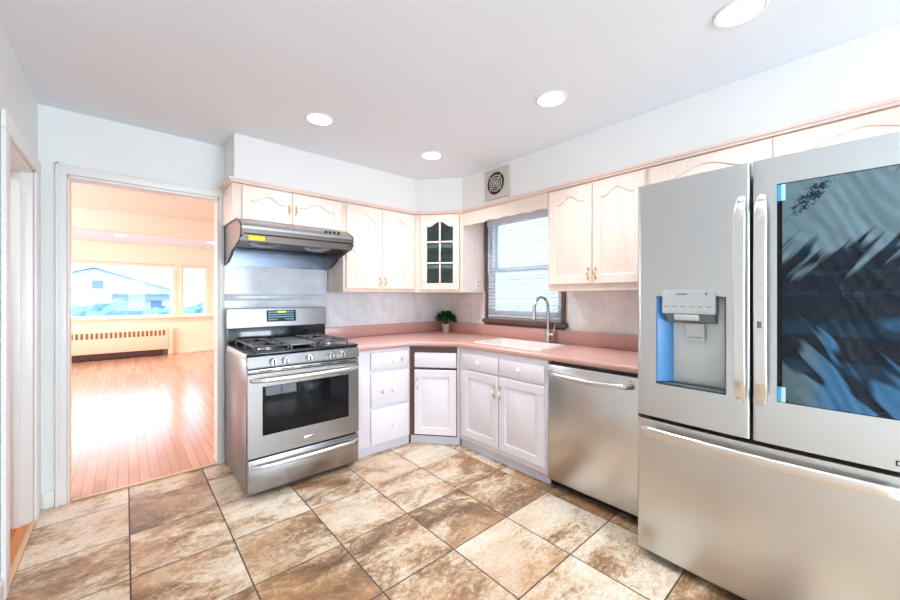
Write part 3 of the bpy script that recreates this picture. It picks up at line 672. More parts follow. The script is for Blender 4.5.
# outlet on the cabinet side by the window
o = thing('outlet', 'small white outlet plate on the side of the glass corner cabinet', 'outlet', (1.845, 0.804, 1.44), 0)
MB().box(-0.03, 0.03, -0.006, -0.0005, -0.05, 0.05, 0.002).build('plate', 'china', o)
for z in (-0.022, 0.022):
    m = MB(); m.box(-0.010, -0.006, -0.0075, -0.0058, z-0.007, z+0.007); m.box(0.006, 0.010, -0.0075, -0.0058, z-0.007, z+0.007); m.box(-0.003, 0.003, -0.0075, -0.0058, z-0.014, z-0.009)
    m.build('socket', 'inkdark', o)

# ------------------------------------------------------------------ base cabinets
GB = 'white base cabinets'
c = thing('base_cabinet', 'white base cabinet with three drawers right of the range', 'cabinet', (0.506, 0.868, 0), 0, GB)
MB().box(0, 0.540, 0, WY-0.868-0.004, 0.075, 0.868, 0.002).build('body', 'base', c)
MB().box(0, 0.545, 0.014, 0.03, 0.001, 0.074).build('toe_board', 'toe', c)
for z0, z1, fl, zk in ((0.700, 0.845, 0.455, 0.757), (0.400, 0.676, 0.256, 0.520), (0.085, 0.374, None, 0.225)):
    d = MB().box(0.148, 0.518, -0.018, -0.0015, z0, z1, 0.005).build('drawer', 'base', c)
    knob(d, 0.352, zk, -0.0185)
    if fl:
        zf = zk+0.012 if fl > 0.3 else zk-0.008
        k = knob(d, fl, zf, -0.0185, 'china', 0.010); m = MB()
        for i in range(5):
            a = 2*PI*i/5; m.lathe([(0.0, 0), (0.006, 0.0), (0.007, 0.003), (0.004, 0.006), (0.0, 0.007)], (fl+0.013*math.cos(a), -0.0185, zf+0.013*math.sin(a)), 'y', 10)
        m.build('pink_flower', 'knobpink', d)
# diagonal corner base
P0, P1 = (1.050, 0.868), (1.335, 0.530)
ang2 = math.atan2(P1[1]-P0[1], P1[0]-P0[0]); Ld = math.hypot(P1[0]-P0[0], P1[1]-P0[1])
c = thing('corner_base_cabinet', 'white corner base cabinet with dark brown surround, one drawer front and one door', 'cabinet', (P0[0], P0[1], 0), ang2, GB)
ca, sa = math.cos(-ang2), math.sin(-ang2)
def loc3(x, y): dx, dy = x-P0[0], y-P0[1]; return (dx*ca-dy*sa, dx*sa+dy*ca)
poly = [loc3(*P0), loc3(*P1), loc3(WX-0.004, P1[1]), loc3(WX-0.004, WY-0.004), loc3(P0[0], WY-0.004)]
MB().prism(poly, 0.075, 0.868, 'xy').build('body', 'base', c)
MB().box(0.004, Ld+0.01, 0.016, 0.03, 0.001, 0.074).build('toe_board', 'toe', c)
MB().frame((0.003, 0.428, 0.077, 0.866), (0.055, 0.421, 0.092, 0.815), -0.005, -0.0005).box(0.054, 0.422, -0.005, -0.0005, 0.664, 0.682).build('brown_surround', 'brown', c)
MB().box(0.047, 0.420, -0.019, -0.006, 0.684, 0.814, 0.005).build('drawer_front', 'base', c)
d = door(c, 0.047, 0.420, 0.092, 0.662, 'base', y=-0.006, th=0.016, amp=0, margin=0.06); pull(d, 0.075, 0.545, -0.023, 0.10, True)
# sink base
c = thing('sink_cabinet', 'white sink base cabinet with two doors and two false drawer fronts under the window', 'cabinet', (1.335, 0.524, 0), RW, GB)
MB().box(0, 0.902, 0, WX-1.335-0.004, 0.075, 0.868, 0.002).build('body', 'base', c) if False else None
m = MB(); m.box(0, 0.902, 0, 0.02, 0.075, 0.868, 0.002); m.box(0, 0.018, 0.0205, 0.62, 0.075, 0.868); m.box(0.884, 0.902, 0.0205, 0.62, 0.075, 0.868); m.box(0.018, 0.884, 0.0205, 0.62, 0.075, 0.095); m.build('body', 'base', c)
MB().box(0.0, 0.902, 0.026, 0.04, 0.001, 0.074).build('toe_board', 'toe', c)
for x0, x1, xk in ((0.056, 0.459, 0.242), (0.470, 0.880, 0.662)):
    d = MB().box(x0, x1, -0.018, -0.0015, 0.700, 0.828, 0.005).build('drawer_front', 'base', c); knob(d, xk, 0.765, -0.0185)
d = door(c, 0.056, 0.459, 0.120, 0.682, 'base', y=-0.0015, amp=0, margin=0.06); pull(d, 0.424, 0.565, -0.02, 0.115, True)
d = door(c, 0.470, 0.880, 0.120, 0.682, 'base', y=-0.0015, amp=0, margin=0.06); pull(d, 0.487, 0.565, -0.02, 0.115, True)

# ------------------------------------------------------------------ countertop, sink, faucet
ct = thing('countertop', 'continuous pink laminate countertop with angled corner and low backsplash lip', 'countertop', (0.506, 0.84, 0.87))
def countertop():
    t = bmesh.new(); ox, oy = 0.506, 0.84
    outer = [(0.506, WY-0.003), (0.506, 0.840), (1.037, 0.840), (1.308, 0.520), (1.308, -1.045), (WX-0.003, -1.045), (WX-0.003, WY-0.003)]
    inner = [(1.43, -0.22), (1.79, -0.22), (1.79, 0.42), (1.43, 0.42)]
    ed = []
    for lp in (outer, inner):
        vs = [t.verts.new((x-ox, y-oy, 0.042)) for x, y in lp]
        for i in range(len(vs)): ed.append(t.edges.new((vs[i], vs[(i+1) % len(vs)])))
    bmesh.ops.triangle_fill(t, use_beauty=True, use_dissolve=False, edges=ed)
    bmesh.ops.recalc_face_normals(t, faces=t.faces[:])
    if t.faces[0].normal.z < 0: bmesh.ops.reverse_faces(t, faces=t.faces[:])
    r = bmesh.ops.extrude_face_region(t, geom=t.faces[:])
    for v in r['geom']:
        if isinstance(v, bmesh.types.BMVert): v.co.z = 0.002
    bmesh.ops.recalc_face_normals(t, faces=t.faces[:])
    fe = []
    for e in t.edges:
        a, b = e.verts; 
        if abs(a.co.z-b.co.z) < 1e-6 and len(e.link_faces) == 2 and e.calc_face_angle(0) > 1.0:
            mid = (a.co+b.co)/2 + Vector((ox, oy, 0))
            front = (abs(mid.y-0.84) < 1e-3 and mid.x < 1.04) or abs(mid.x-1.308) < 1e-3 or (1.037 < mid.x < 1.308 and mid.y > 0.5 and abs(mid.y-(0.84-(mid.x-1.037)*0.32/0.271)) < 0.01)
            if front: fe.append(e)
    bmesh.ops.bevel(t, geom=fe, offset=0.013, segments=4, affect='EDGES', profile=0.5)
    m = MB(); m.merge(t); return m.build('top', 'lam', ct, 50)
countertop()
ox, oy, oz = 0.506, 0.84, 0.87
m = MB(); m.box(0.0, WX-0.003-ox, WY-0.034-oy, WY-0.014-oy, 0.0425, 0.155, 0.003); m.box(WX-0.034-ox, WX-0.014-ox, -1.045-oy, WY-0.035-oy, 0.0425, 0.155, 0.003)
m.build('backsplash_lip', 'lam', ct)
s = thing('sink', 'white enamel sink set in the pink countertop under the window', 'sink', (1.61, 0.10, 0.912))
def sink():
    t = bmesh.new()
    def rr(hx, hy, r, z):
        out = []
        for cx_, cy_, a0 in ((hx-r, hy-r, 0), (-hx+r, hy-r, PI/2), (-hx+r, -hy+r, PI), (hx-r, -hy+r, 1.5*PI)):
            for k in range(6): a = a0+PI/2*k/5; out.append(t.verts.new((cx_+r*math.cos(a), cy_+r*math.sin(a), z)))
        return out
    L = [rr(0.205, 0.345, 0.05, 0.0005), rr(0.203, 0.343, 0.05, 0.008), rr(0.190, 0.330, 0.045, 0.011), rr(0.172, 0.312, 0.045, 0.006), rr(0.160, 0.300, 0.05, -0.14), rr(0.13, 0.27, 0.06, -0.165), rr(0.03, 0.03, 0.02, -0.17)]
    for A, B in zip(L, L[1:]):
        for k in range(24): t.faces.new((A[k], A[(k+1) % 24], B[(k+1) % 24], B[k]))
    t.faces.new(L[-1]); m = MB(); m.merge(t); return m.build('basin', 'sink', s, 60)
sink()
MB().lathe([(0, 0), (0.028, 0), (0.03, 0.003), (0.0, 0.005)], (0, 0, -0.1695)).build('drain', 'nickel', s)
f = thing('faucet', 'brushed nickel gooseneck pull-down faucet behind the sink', 'faucet', (1.872, -0.02, 0.912))
MB().lathe([(0.0, 0), (0.034, 0), (0.034, 0.006), (0.027, 0.012), (0.026, 0.085), (0.024, 0.112), (0.014, 0.122), (0.0, 0.122)]).build('base', 'nickel', f)
R_ = 0.098
pts = [(0, 0, 0.115), (0, 0, 0.2), (0, 0, 0.295)] + [(-R_+R_*math.cos(a), 0, 0.295+R_*math.sin(a)) for a in [PI*k/12 for k in range(1, 12)]] + [(-2*R_, 0, 0.295)]
MB().tube(pts, 0.0125, 14).build('spout', 'nickel', f)
MB().tube([(-2*R_, 0, 0.296), (-2*R_-0.002, 0, 0.27), (-2*R_-0.006, 0, 0.225), (-2*R_-0.008, 0, 0.208)], [0.014, 0.016, 0.019, 0.017], 14).build('spray_head', 'nickel', f)
MB().tube([(0, -0.02, 0.075), (0, -0.062, 0.078)], [0.019, 0.018], 14).tube([(0, -0.055, 0.082), (0.0, -0.060, 0.12), (0.0, -0.066, 0.165)], [0.008, 0.006, 0.005], 10).build('lever', 'nickel', f)
o = thing('soap_dispenser', 'short nickel cap beside the faucet on the pink countertop', 'sink cap', (1.872, -0.19, 0.9125))
MB().lathe([(0, 0), (0.022, 0), (0.022, 0.004), (0.012, 0.010), (0.0, 0.012)]).build('cap', 'nickel', o)

# ------------------------------------------------------------------ plant
random.seed(5)
p = thing('potted_plant', 'small bushy green plant in a beige pot in the corner of the countertop', 'potted plant', (1.87, 1.325, 0.9135))
MB().lathe([(0, 0), (0.032, 0), (0.036, 0.02), (0.044, 0.082), (0.046, 0.088), (0.042, 0.09), (0.040, 0.080), (0, 0.078)]).build('pot', 'pot', p)
MB().lathe([(0, 0), (0.039, 0), (0.039, 0.004), (0, 0.006)], (0, 0, 0.0785)).build('soil', 'soil', p)
m = MB(); st = MB()
for i in range(300):
    a = random.uniform(0, 2*PI); el = random.uniform(-0.25, 1.4); rr = random.uniform(0.55, 1.0)
    c0 = Vector((math.cos(a)*math.cos(el)*0.112*rr, math.sin(a)*math.cos(el)*0.112*rr, 0.135+math.sin(el)*0.085*rr))
    if i < 40: st.tube([(0.01*math.cos(a), 0.01*math.sin(a), 0.083), c0*0.6+Vector((0, 0, 0.045)), c0], 0.0012, 5)
    d = (c0-Vector((0, 0, 0.09))).normalized(); d = (d+Vector((random.uniform(-.4, .4), random.uniform(-.4, .4), random.uniform(-.4, .4)))).normalized()
    sd = d.cross(Vector((random.uniform(-1, 1), random.uniform(-1, 1), random.uniform(-1, 1)))).normalized(); up = sd.cross(d)
    L = random.uniform(0.022, 0.036); W = L*0.36; t = bmesh.new()
    A = [t.verts.new(c0+d*L*k+sd*W*wd*sg+up*(0.005*(1 if sg == 0 else 0)-0.15*L*k*k)) for k, wd in ((0, 0.0), (0.3, 0.9), (0.65, 0.9), (1.0, 0.0)) for sg in (-1, 0, 1)]
    for r in range(3):
        for q in range(2): 
            try: t.faces.new((A[r*3+q], A[r*3+q+1], A[(r+1)*3+q+1], A[(r+1)*3+q]))
            except Exception: pass
    bmesh.ops.solidify(t, geom=t.faces[:], thickness=0.0006)
    m.merge(t)
st.build('stems', 'leaf', p); fo = m.build('foliage', 'leaf', p)

# ------------------------------------------------------------------ gas range
r = thing('gas_range', 'freestanding stainless steel gas range with black cooktop beside the doorway', 'stove', (-0.276, 0.766, 0))
Wd = 0.776
MB().box(0.0, Wd, 0.046, 0.685, 0.035, 0.900, 0.003).build('body', 'steel_side', r)
for x in (0.05, Wd-0.05):
    for y in (0.10, 0.62): MB().cyl((x, y, 0.0005), (x, y, 0.0345), 0.018).build('foot', 'blackplastic', r)
MB().box(0.012, Wd-0.012, 0.030, 0.045, 0.045, 0.86).build('gasket', 'darkgap', r)
# oven door
dz0, dz1 = 0.268, 0.808
od = MB().frame((0.004, Wd-0.004, dz0, dz1), (0.088, 0.690, 0.402, 0.722), 0.0, 0.028)
od = od.build('oven_door', 'steel', r)
MB().box(0.0885, 0.6895, 0.006, 0.020, 0.4025, 0.7215, 0.003).build('oven_window', 'blackglass', od)
def bow(m, x0, x1, z, y0, out, rr, n=16, sag=0.0, flat=1.0):
    pts = []
    for k in range(n+1):
        s_ = k/n; e = min(1.0, min(s_, 1-s_)/0.10); e = math.sin(e*PI/2)
        pts.append((x0+(x1-x0)*s_, y0-out*e-0.012*math.sin(PI*s_), z+sag*math.sin(PI*s_)))
    m.tube(pts, rr, 12, flat=flat)
m = MB(); bow(m, 0.022, Wd-0.022, 0.768, 0.0, 0.038, 0.014); m.build('door_handle', 'steel_bright', od)
MB().box(0.352, 0.430, -0.006, -0.0003, 0.306, 0.336, 0.003).build('nameplate', 'steel_bright', od)
MB().box(0.358, 0.424, -0.0075, -0.0062, 0.312, 0.330, 0.0005).build('nameplate_inset', 'steel', od)
# drawer
dr = MB().box(0.004, Wd-0.004, 0.0, 0.028, 0.040, 0.256, 0.006).build('drawer', 'steel', r)
m = MB(); bow(m, 0.022, Wd-0.022, 0.213, 0.0, 0.034, 0.012); m.build('drawer_handle', 'steel_bright', dr)
# vent strip and control panel
v = MB().box(0.004, Wd-0.004, 0.004, 0.028, 0.812, 0.836, 0.002).build('vent_strip', 'steel', r)
for k in range(5): MB().box(0.07+k*0.135, 0.15+k*0.135, 0.0025, 0.0045, 0.820, 0.827).build('vent_slot', 'darkgap', v)
cp = MB().prism([(0.002, 0.842), (-0.006, 0.852), (0.012, 0.918), (0.045, 0.924), (0.045, 0.842)], 0.0, Wd, 'yz', 0.003).build('control_panel', 'steel', r)
for xk in (0.152, 0.230, 0.388, 0.545, 0.630):
    k = MB().lathe([(0.0, 0), (0.024, 0), (0.024, 0.006), (0.021, 0.010), (0.020, 0.028), (0.017, 0.031), (0.0, 0.031)], (xk, 0.0, 0.880), 'y', 22).build('knob', 'steel_bright', cp)
    MB().box(xk-0.004, xk+0.004, -0.036, -0.0312, 0.862, 0.898, 0.001).build('knob_grip', 'inkdark', k)
# cooktop
ck = MB().box(0.0, Wd, 0.012, 0.625, 0.9255, 0.944, 0.006).build('cooktop', 'enamel', r)
for x in (-0.0005, Wd-0.0035): MB().box(x, x+0.004, 0.05, 0.64, 0.898, 0.934, 0.001).build('side_trim', 'steel_bright', r)
for bx, by, br_ in ((0.16, 0.18, 0.045), (0.16, 0.45, 0.038), (0.60, 0.18, 0.045), (0.60, 0.45, 0.035)):
    b = MB().lathe([(0, 0), (br_+0.012, 0), (br_+0.010, 0.008), (br_, 0.010), (br_, 0.014), (0, 0.014)], (bx, by, 0.9445)).build('burner', 'filter', r)
    MB().lathe([(0, 0), (br_*0.85, 0), (br_*0.85, 0.005), (br_*0.7, 0.008), (0, 0.008)], (bx, by, 0.9586)).build('burner_cap', 'iron', b)
def grate(x0, x1):
    m = MB(); y0, y1, z = 0.055, 0.585, 0.977; rr = 0.0065
    xm = (x0+x1)/2; ym = (y0+y1)/2
    m.tube([(x0, y0, z), (x1, y0, z)], rr, 8); m.tube([(x0, y1, z), (x1, y1, z)], rr, 8); m.tube([(x0, ym, z), (x1, ym, z)], rr, 8)
    for x in (x0, x1): m.tube([(x, y0, z), (x, y1, z)], rr, 8)
    for by in (0.18, 0.45):
        for k in range(4):
            a = PI/4+k*PI/2; ex_, ey = xm+0.10*math.cos(a), by+0.10*math.sin(a)
            m.tube([(xm+0.025*math.cos(a), by+0.025*math.sin(a), z+0.006), (xm+0.05*math.cos(a), by+0.05*math.sin(a), z+0.004), (ex_, ey, z)], rr*0.9, 8)
        m.tube([(x0, by, z), (xm-0.035, by, z+0.005)], rr*0.9, 8); m.tube([(x1, by, z), (xm+0.035, by, z+0.005)], rr*0.9, 8)
    for x in (x0, x1):
        for y in (y0, ym, y1): m.tube([(x, y, 0.9445), (x, y, z)], rr, 8)
    return m.build('grate', 'iron', r)
grate(0.055, 0.265); grate(0.495, 0.705)
m = MB().box(0.285, 0.475, 0.07, 0.57, 0.962, 0.978, 0.006); m.box(0.292, 0.302, 0.08, 0.09, 0.9445, 0.962); m.box(0.458, 0.468, 0.08, 0.09, 0.9445, 0.962); m.box(0.292, 0.302, 0.55, 0.56, 0.9445, 0.962); m.box(0.458, 0.468, 0.55, 0.56, 0.9445, 0.962); m.build('griddle', 'griddle', r)
# backguard
bk = MB().box(0.004, Wd-0.004, 0.632, 0.690, 0.9005, 1.062, 0.004).build('backguard_base', 'enamel', r)
MB().prism([(0.618, 1.066), (0.636, 1.212), (0.648, 1.218), (0.690, 1.218), (0.690, 1.0625), (0.620, 1.0625)], 0.0, Wd, 'yz', 0.003).build('backguard', 'steel', r)
dp = MB(); 
def onback(z): return 0.618 + (z-1.066)*0.018/0.146
dp = MB().prism([(onback(1.105)-0.002, 1.105), (onback(1.197)-0.002, 1.197), (onback(1.197)+0.004, 1.197), (onback(1.105)+0.004, 1.105)], 0.280, 0.512, 'yz', 0.001).build('display', 'display', r)
m = MB(); random.seed(2)
for rw in range(4):
    for k in range(11):
        if rw == 0 and 4 <= k <= 6: continue
        x = 0.296+k*0.0185; z = 1.118+rw*0.020
        m.box(x, x+0.009, onback(z)-0.0036, onback(z)-0.0024, z, z+0.008)
m.build('key', 'digit', dp); 
MB().box(0.365, 0.43, onback(1.178)-0.0040, onback(1.178)-0.0024, 1.176, 1.190).build('clock', 'digit_y', dp)

# ------------------------------------------------------------------ range hood
hd = thing('range_hood', 'stainless steel under-cabinet range hood with yellow sticker above the gas range', 'range hood', (-0.272, 0.95, 0))
HW = 0.812; yb = WY-0.95-0.014
side = [(yb, 1.857), (0.13, 1.857), (0.015, 1.806), (0.0, 1.790), (0.0, 1.735), (0.03, 1.700), (0.20, 1.660), (0.28, 1.648), (0.33, 1.615), (0.42, 1.575), (yb, 1.555)]
MB().prism(side, 0.0, 0.012, 'yz').build('side_panel', 'steel_d', hd); MB().prism(side, HW-0.012, HW, 'yz').build('side_panel', 'steel_d', hd)
MB().prism([(0.13, 1.8575), (0.013, 1.806), (-0.002, 1.792), (-0.002, 1.775), (0.006, 1.775), (0.02, 1.80), (0.13, 1.847)], -0.004, HW+0.004, 'yz', 0.001).build('canopy', 'steel', hd)
fl = MB().prism([(-0.004, 1.774), (-0.002, 1.745), (0.012, 1.738), (0.014, 1.692), (0.030, 1.690), (0.030, 1.774)], -0.004, HW+0.004, 'yz', 0.001).build('front_lip', 'lip', hd)
MB().box(0.0125, HW-0.0125, 0.131, yb, 1.835, 1.856).build('top_panel', 'steel_d', hd)
MB().box(0.0125, HW-0.0125, yb-0.012, yb-0.001, 1.556, 1.834).build('back_plate', 'bluesteel', hd)
for x in (-0.0015, HW+0.0015): MB().tube([(x, p[0], p[1]) for p in side] + [(x, side[0][0], side[0][1])], 0.005, 6).build('edge_trim', 'blackplastic', hd)
m = MB().prism([(0.032, 1.735), (0.032, 1.745), (0.40, 1.70), (0.40, 1.69)], 0.0125, HW-0.0125, 'yz'); m.build('underside', 'steel_d', hd)
for x in (0.20, 0.60):
    fp = MB().lathe([(0, 0), (0.10, 0), (0.105, -0.008), (0.09, -0.020), (0.05, -0.030), (0, -0.032)], (x, 0.20, 1.712), 'z', 24).build('fan_guard', 'filter', hd)
    m = MB()
    for k in range(8):
        a = PI*k/8; m.tube([(x+0.10*math.cos(a), 0.20+0.10*math.sin(a), 1.700), (x, 0.20, 1.676), (x-0.10*math.cos(a), 0.20-0.10*math.sin(a), 1.700)], 0.0032, 5)
    m.build('guard_rib', 'lensglass', fp)
MB().box(0.045, 0.150, 0.0095, 0.0115, 1.700, 1.732, 0.0005).build('sticker', 'yellow', fl)
m = MB()
for k, x in enumerate((0.60, 0.635, 0.67, 0.705)): m.tube([(x, 0.04, 1.815), (x, 0.030, 1.826)], 0.011, 12)
m.build('button', 'inkdark', hd)
m = MB().tube([(HW+0.006, 0.05, 1.740), (HW+0.022, 0.03, 1.728), (HW+0.024, 0.01, 1.690), (HW+0.014, 0.005, 1.672), (HW+0.006, 0.008, 1.686)], 0.0035, 8); m.build('hook', 'nickel', hd)

# ------------------------------------------------------------------ dishwasher
dw = thing('dishwasher', 'stainless steel dishwasher between the sink cabinet and the refrigerator', 'dishwasher', (1.322, -0.384, 0), RW)
MB().box(0.004, 0.596, 0.035, 0.60, 0.04, 0.866, 0.002).build('body', 'darkgap', dw)
MB().box(0.004, 0.596, 0.075, 0.09, 0.001, 0.0395).build('toe_panel', 'blackplastic', dw)
dd = MB().box(0.002, 0.598, 0.0, 0.034, 0.060, 0.848, 0.005, 3).build('door', 'steel_dw', dw)
m = MB(); n = 20; pts = []
for k in range(n+1):
    s_ = k/n; e = math.sin(min(1, min(s_, 1-s_)/0.08)*PI/2); pts.append((0.03+0.535*s_, -0.034*e-0.014*math.sin(PI*s_), 0.792-0.010*math.sin(PI*s_)))
m.tube(pts, 0.017, 12, flat=1.0); m.build('handle', 'steel_dw', dd)
m = MB().lathe([(0, 0), (0.006, 0), (0.006, 0.001), (0, 0.001)], (0.552, -0.0002, 0.822), 'y', 12); m.lathe([(0, 0), (0.004, 0), (0.004, 0.001), (0, 0.001)], (0.572, -0.0002, 0.822), 'y', 12); m.build('indicator', 'ink', dd)

# ------------------------------------------------------------------ refrigerator
fr = thing('refrigerator', 'large stainless steel french door refrigerator with ice dispenser and dark glass panel', 'refrigerator', (1.102, -1.056, 0), RW)
FW = 0.912
MB().box(0.006, FW-0.006, 0.085, 0.86, 0.035, 1.835, 0.004).build('cabinet', 'disp_d', fr)
m = MB()
for x in (0.06, FW-0.06):
    for y in (0.14, 0.78): m.cyl((x, y, 0.0005), (x, y, 0.0345), 0.022)
m.build('foot', 'blackplastic', fr)
MB().box(0.02, FW-0.02, 0.070, 0.084, 0.06, 1.82).build('gasket', 'darkgap', fr)
def fdoor(name, x0, x1, z0, z1, hole=None, round_l=0.018, round_r=0.018, th=0.068):
    """door slab with rounded vertical edges; optional rectangular pocket hole"""
    t = bmesh.new(); bulge = lambda x: -0.016*math.sin(PI*max(0, min(1, x/FW)))
    xs = []
    n = 6
    for k in range(n+1): a = PI/2*k/n; xs.append((x0+round_l*(1-math.sin(a)), round_l*(1-math.cos(a))))
    xs = xs[::-1]       # from the side to the front
    left = [(x0+round_l*(1-math.cos(PI/2*k/n)), round_l*(1-math.sin(PI/2*k/n))) for k in range(n+1)]
    right = [(x1-round_r*(1-math.cos(PI/2*k/n)), round_r*(1-math.sin(PI/2*k/n))) for k in range(n, -1, -1)]
    inner = []
    a, b = x0+round_l, x1-round_r
    brk = [a+(b-a)*k/10 for k in range(1, 10)]
    if hole: brk = sorted([q for q in brk if abs(q-hole[0]) > 0.012 and abs(q-hole[1]) > 0.012] + [hole[0], hole[1]])
    prof = [(x, y+bulge(x)) for x, y in left] + [(x, bulge(x)) for x in brk] + [(x, y+bulge(x)) for x, y in right]
    zs = [z0, z1] if not hole else [z0, hole[2], hole[3], z1]
    grid = [[t.verts.new((x, y, z)) for x, y in prof] for z in zs]
    i0 = i1 = -1
    if hole:
        i0 = min(range(len(prof)), key=lambda i: abs(prof[i][0]-hole[0])); i1 = min(range(len(prof)), key=lambda i: abs(prof[i][0]-hole[1]))
    for r_ in range(len(zs)-1):
        for k in range(len(prof)-1):
            if hole and r_ == 1 and i0 <= k < i1: continue
            t.faces.new((grid[r_][k], grid[r_][k+1], grid[r_+1][k+1], grid[r_+1][k]))
    bl = [t.verts.new((x0, th, z)) for z in zs]; brr = [t.verts.new((x1, th, z)) for z in zs]
    for r_ in range(len(zs)-1):
        t.faces.new((bl[r_], grid[r_][0], grid[r_+1][0], bl[r_+1])); t.faces.new((grid[r_][-1], brr[r_], brr[r_+1], grid[r_+1][-1]))
        t.faces.new((brr[r_], bl[r_], bl[r_+1], brr[r_+1]))
    t.faces.new([bl[0], brr[0]] + grid[0][::-1]); t.faces.new([brr[-1], bl[-1]] + grid[-1])
    if hole:     # pocket walls
        dep = 0.060
        fpt = grid[1][i0:i1+1]; ftp = grid[2][i0:i1+1]
        b0 = [t.verts.new((v.co.x, dep, v.co.z)) for v in fpt]; b1 = [t.verts.new((v.co.x, dep, v.co.z)) for v in ftp]
        for k in range(len(fpt)-1):
            t.faces.new((fpt[k], fpt[k+1], b0[k+1], b0[k])); t.faces.new((ftp[k+1], ftp[k], b1[k], b1[k+1])); t.faces.new((b0[k], b0[k+1], b1[k+1], b1[k]))
        t.faces.new((fpt[0], b0[0], b1[0], ftp[0])); t.faces.new((b0[-1], fpt[-1], ftp[-1], b1[-1]))
    bmesh.ops.remove_doubles(t, verts=t.verts[:], dist=1e-6)
    m = MB(); m.merge(t); return m.build(name, 'steel_v', fr, 40), bulge
hx0, hx1, hz0, hz1 = 0.098, 0.380, 0.885, 1.312
ld, bulge = fdoor('left_door', 0.002, 0.460, 0.718, 1.868, (hx0, hx1, hz0, hz1), 0.022, 0.010)
rd, _ = fdoor('right_door', 0.469, FW-0.002, 0.718, 1.868, None, 0.010, 0.022)
fz, _ = fdoor('freezer_drawer', 0.002, FW-0.002, 0.045, 0.700, None, 0.022, 0.022)
# dispenser
dsp = MB().prism([(hx0+0.002, -0.006), (hx0+0.006, -0.006), (hx0+0.058, 0.051), (hx0+0.002, 0.051)], hz0+0.012, hz1-0.004, 'xy').build('dispenser_film', 'film_side', ld)
MB().box(hx0+0.008, hx1-0.002, 0.052, 0.058, hz0+0.012, hz1-0.004, 0.002).build('dispenser_back', 'disp', ld)
MB().box(hx0+0.007, hx1-0.003, 0.0, 0.051, hz0+0.002, hz0+0.010, 0.002).build('drip_tray', 'disp_d', ld)
MB().box(hx1-0.010, hx1-0.003, 0.002, 0.051, hz0+0.012, hz1-0.004, 0.002).build('dispenser_side', 'disp_d', ld)
hb = MB().prism([(-0.022, 1.230), (-0.022, 1.338), (-0.006, 1.340), (0.045, 1.3085), (0.045, 1.230), (0.0, 1.230)], 0.128, 0.342, 'yz', 0.004).build('control_head', 'disp', ld)
MB().prism([(-0.018, 1.2290), (0.045, 1.2290), (0.045, 1.185), (0.012, 1.190)], 0.140, 0.338, 'yz', 0.003).build('head_underside', 'disp_d', ld)
MB().box(0.180, 0.280, -0.026, 0.010, 1.200, 1.2275, 0.006).build('ice_chute', 'disp', ld)
for k in range(6): MB().box(0.140+k*0.034, 0.157+k*0.034, -0.0234, -0.0222, 1.262, 1.2655).build('label_print', 'ink', hb)
MB().box(0.19, 0.235, -0.0234, -0.0222, 1.318, 1.324).build('label_print', 'ink', hb)
MB().box(0.305, 0.312, -0.0234, -0.0222, 1.316, 1.328).build('label_print', 'ink', hb)
pd = MB().prism([(0.02, 1.184), (0.036, 1.10), (0.042, 1.10), (0.028, 1.184)], 0.215, 0.290, 'yz', 0.002).build('paddle', 'disp', ld)
MB().box(0.228, 0.278, 0.030, 0.033, 1.118, 1.122).build('paddle_mark', 'ink', pd)
# handles
def fhandle(parent, xc, z0, z1, w_, shape):
    t = bmesh.new(); n = 24; rings = []
    for k in range(n+1):
        s_ = k/n; z = z0+(z1-z0)*s_; e = math.sin(min(1, min(s_, 1-s_)/0.10)*PI/2)
        y = bulge(xc) - 0.008 - 0.034*e - 0.018*math.sin(PI*s_); hw = w_*(0.62+0.38*e)
        th = 0.012+0.006*math.sin(PI*s_)
        ring = [(-hw, y+th), (-hw, y+0.003), (-hw+0.004, y), (hw-0.004, y), (hw, y+0.003), (hw, y+th)]
        rings.append([t.verts.new((xc+a, b, z)) for a, b in ring])
    for A, B in zip(rings, rings[1:]):
        for k in range(6): t.faces.new((A[k], A[(k+1) % 6], B[(k+1) % 6], B[k]))
    t.faces.new(rings[0]); t.faces.new(rings[-1][::-1])
    m = MB(); m.merge(t)
    for z in (z0+0.035, z1-0.035): m.box(xc-w_*0.6, xc+w_*0.6, bulge(xc)-0.028, bulge(xc)-0.0005, z-0.02, z+0.02, 0.003)
    return m.build('handle', 'steel_bright', parent)
fhandle(ld, 0.433, 0.865, 1.728, 0.020, 0); fhandle(rd, 0.500, 0.865, 1.722, 0.020, 0)
MB().box(0.4925, 0.5065, bulge(0.5)-0.0625, bulge(0.5)-0.0590, 1.185, 1.212, 0.001).build('button', 'disp_d', rd)
def freezer_handle():
    t = bmesh.new(); n = 28; rings = []; z0 = 0.650
    for k in range(n+1):
        s_ = k/n; x = 0.025+(FW-0.05)*s_; e = math.sin(min(1, min(s_, 1-s_)/0.07)*PI/2)
        y = bulge(x) - 0.006 - 0.036*e - 0.012*math.sin(PI*s_); hh = 0.021*(0.55+0.45*e)
        ring = [(y+0.014, z0-hh), (y+0.002, z0-hh), (y, z0-hh+0.004), (y+0.004, z0+hh-0.003), (y+0.008, z0+hh), (y+0.016, z0+hh)]
        rings.append([t.verts.new((x, a, b)) for a, b in ring])
    for A, B in zip(rings, rings[1:]):
        for k in range(6): t.faces.new((A[k], A[(k+1) % 6], B[(k+1) % 6], B[k]))
    t.faces.new(rings[0]); t.faces.new(rings[-1][::-1])
    m = MB(); m.merge(t)
    for x in (0.06, FW-0.06): m.box(x-0.025, x+0.025, bulge(x)-0.030, bulge(x)-0.0005, z0-0.012, z0+0.012, 0.003)
    return m.build('handle', 'steel_bright', fz)
freezer_handle()
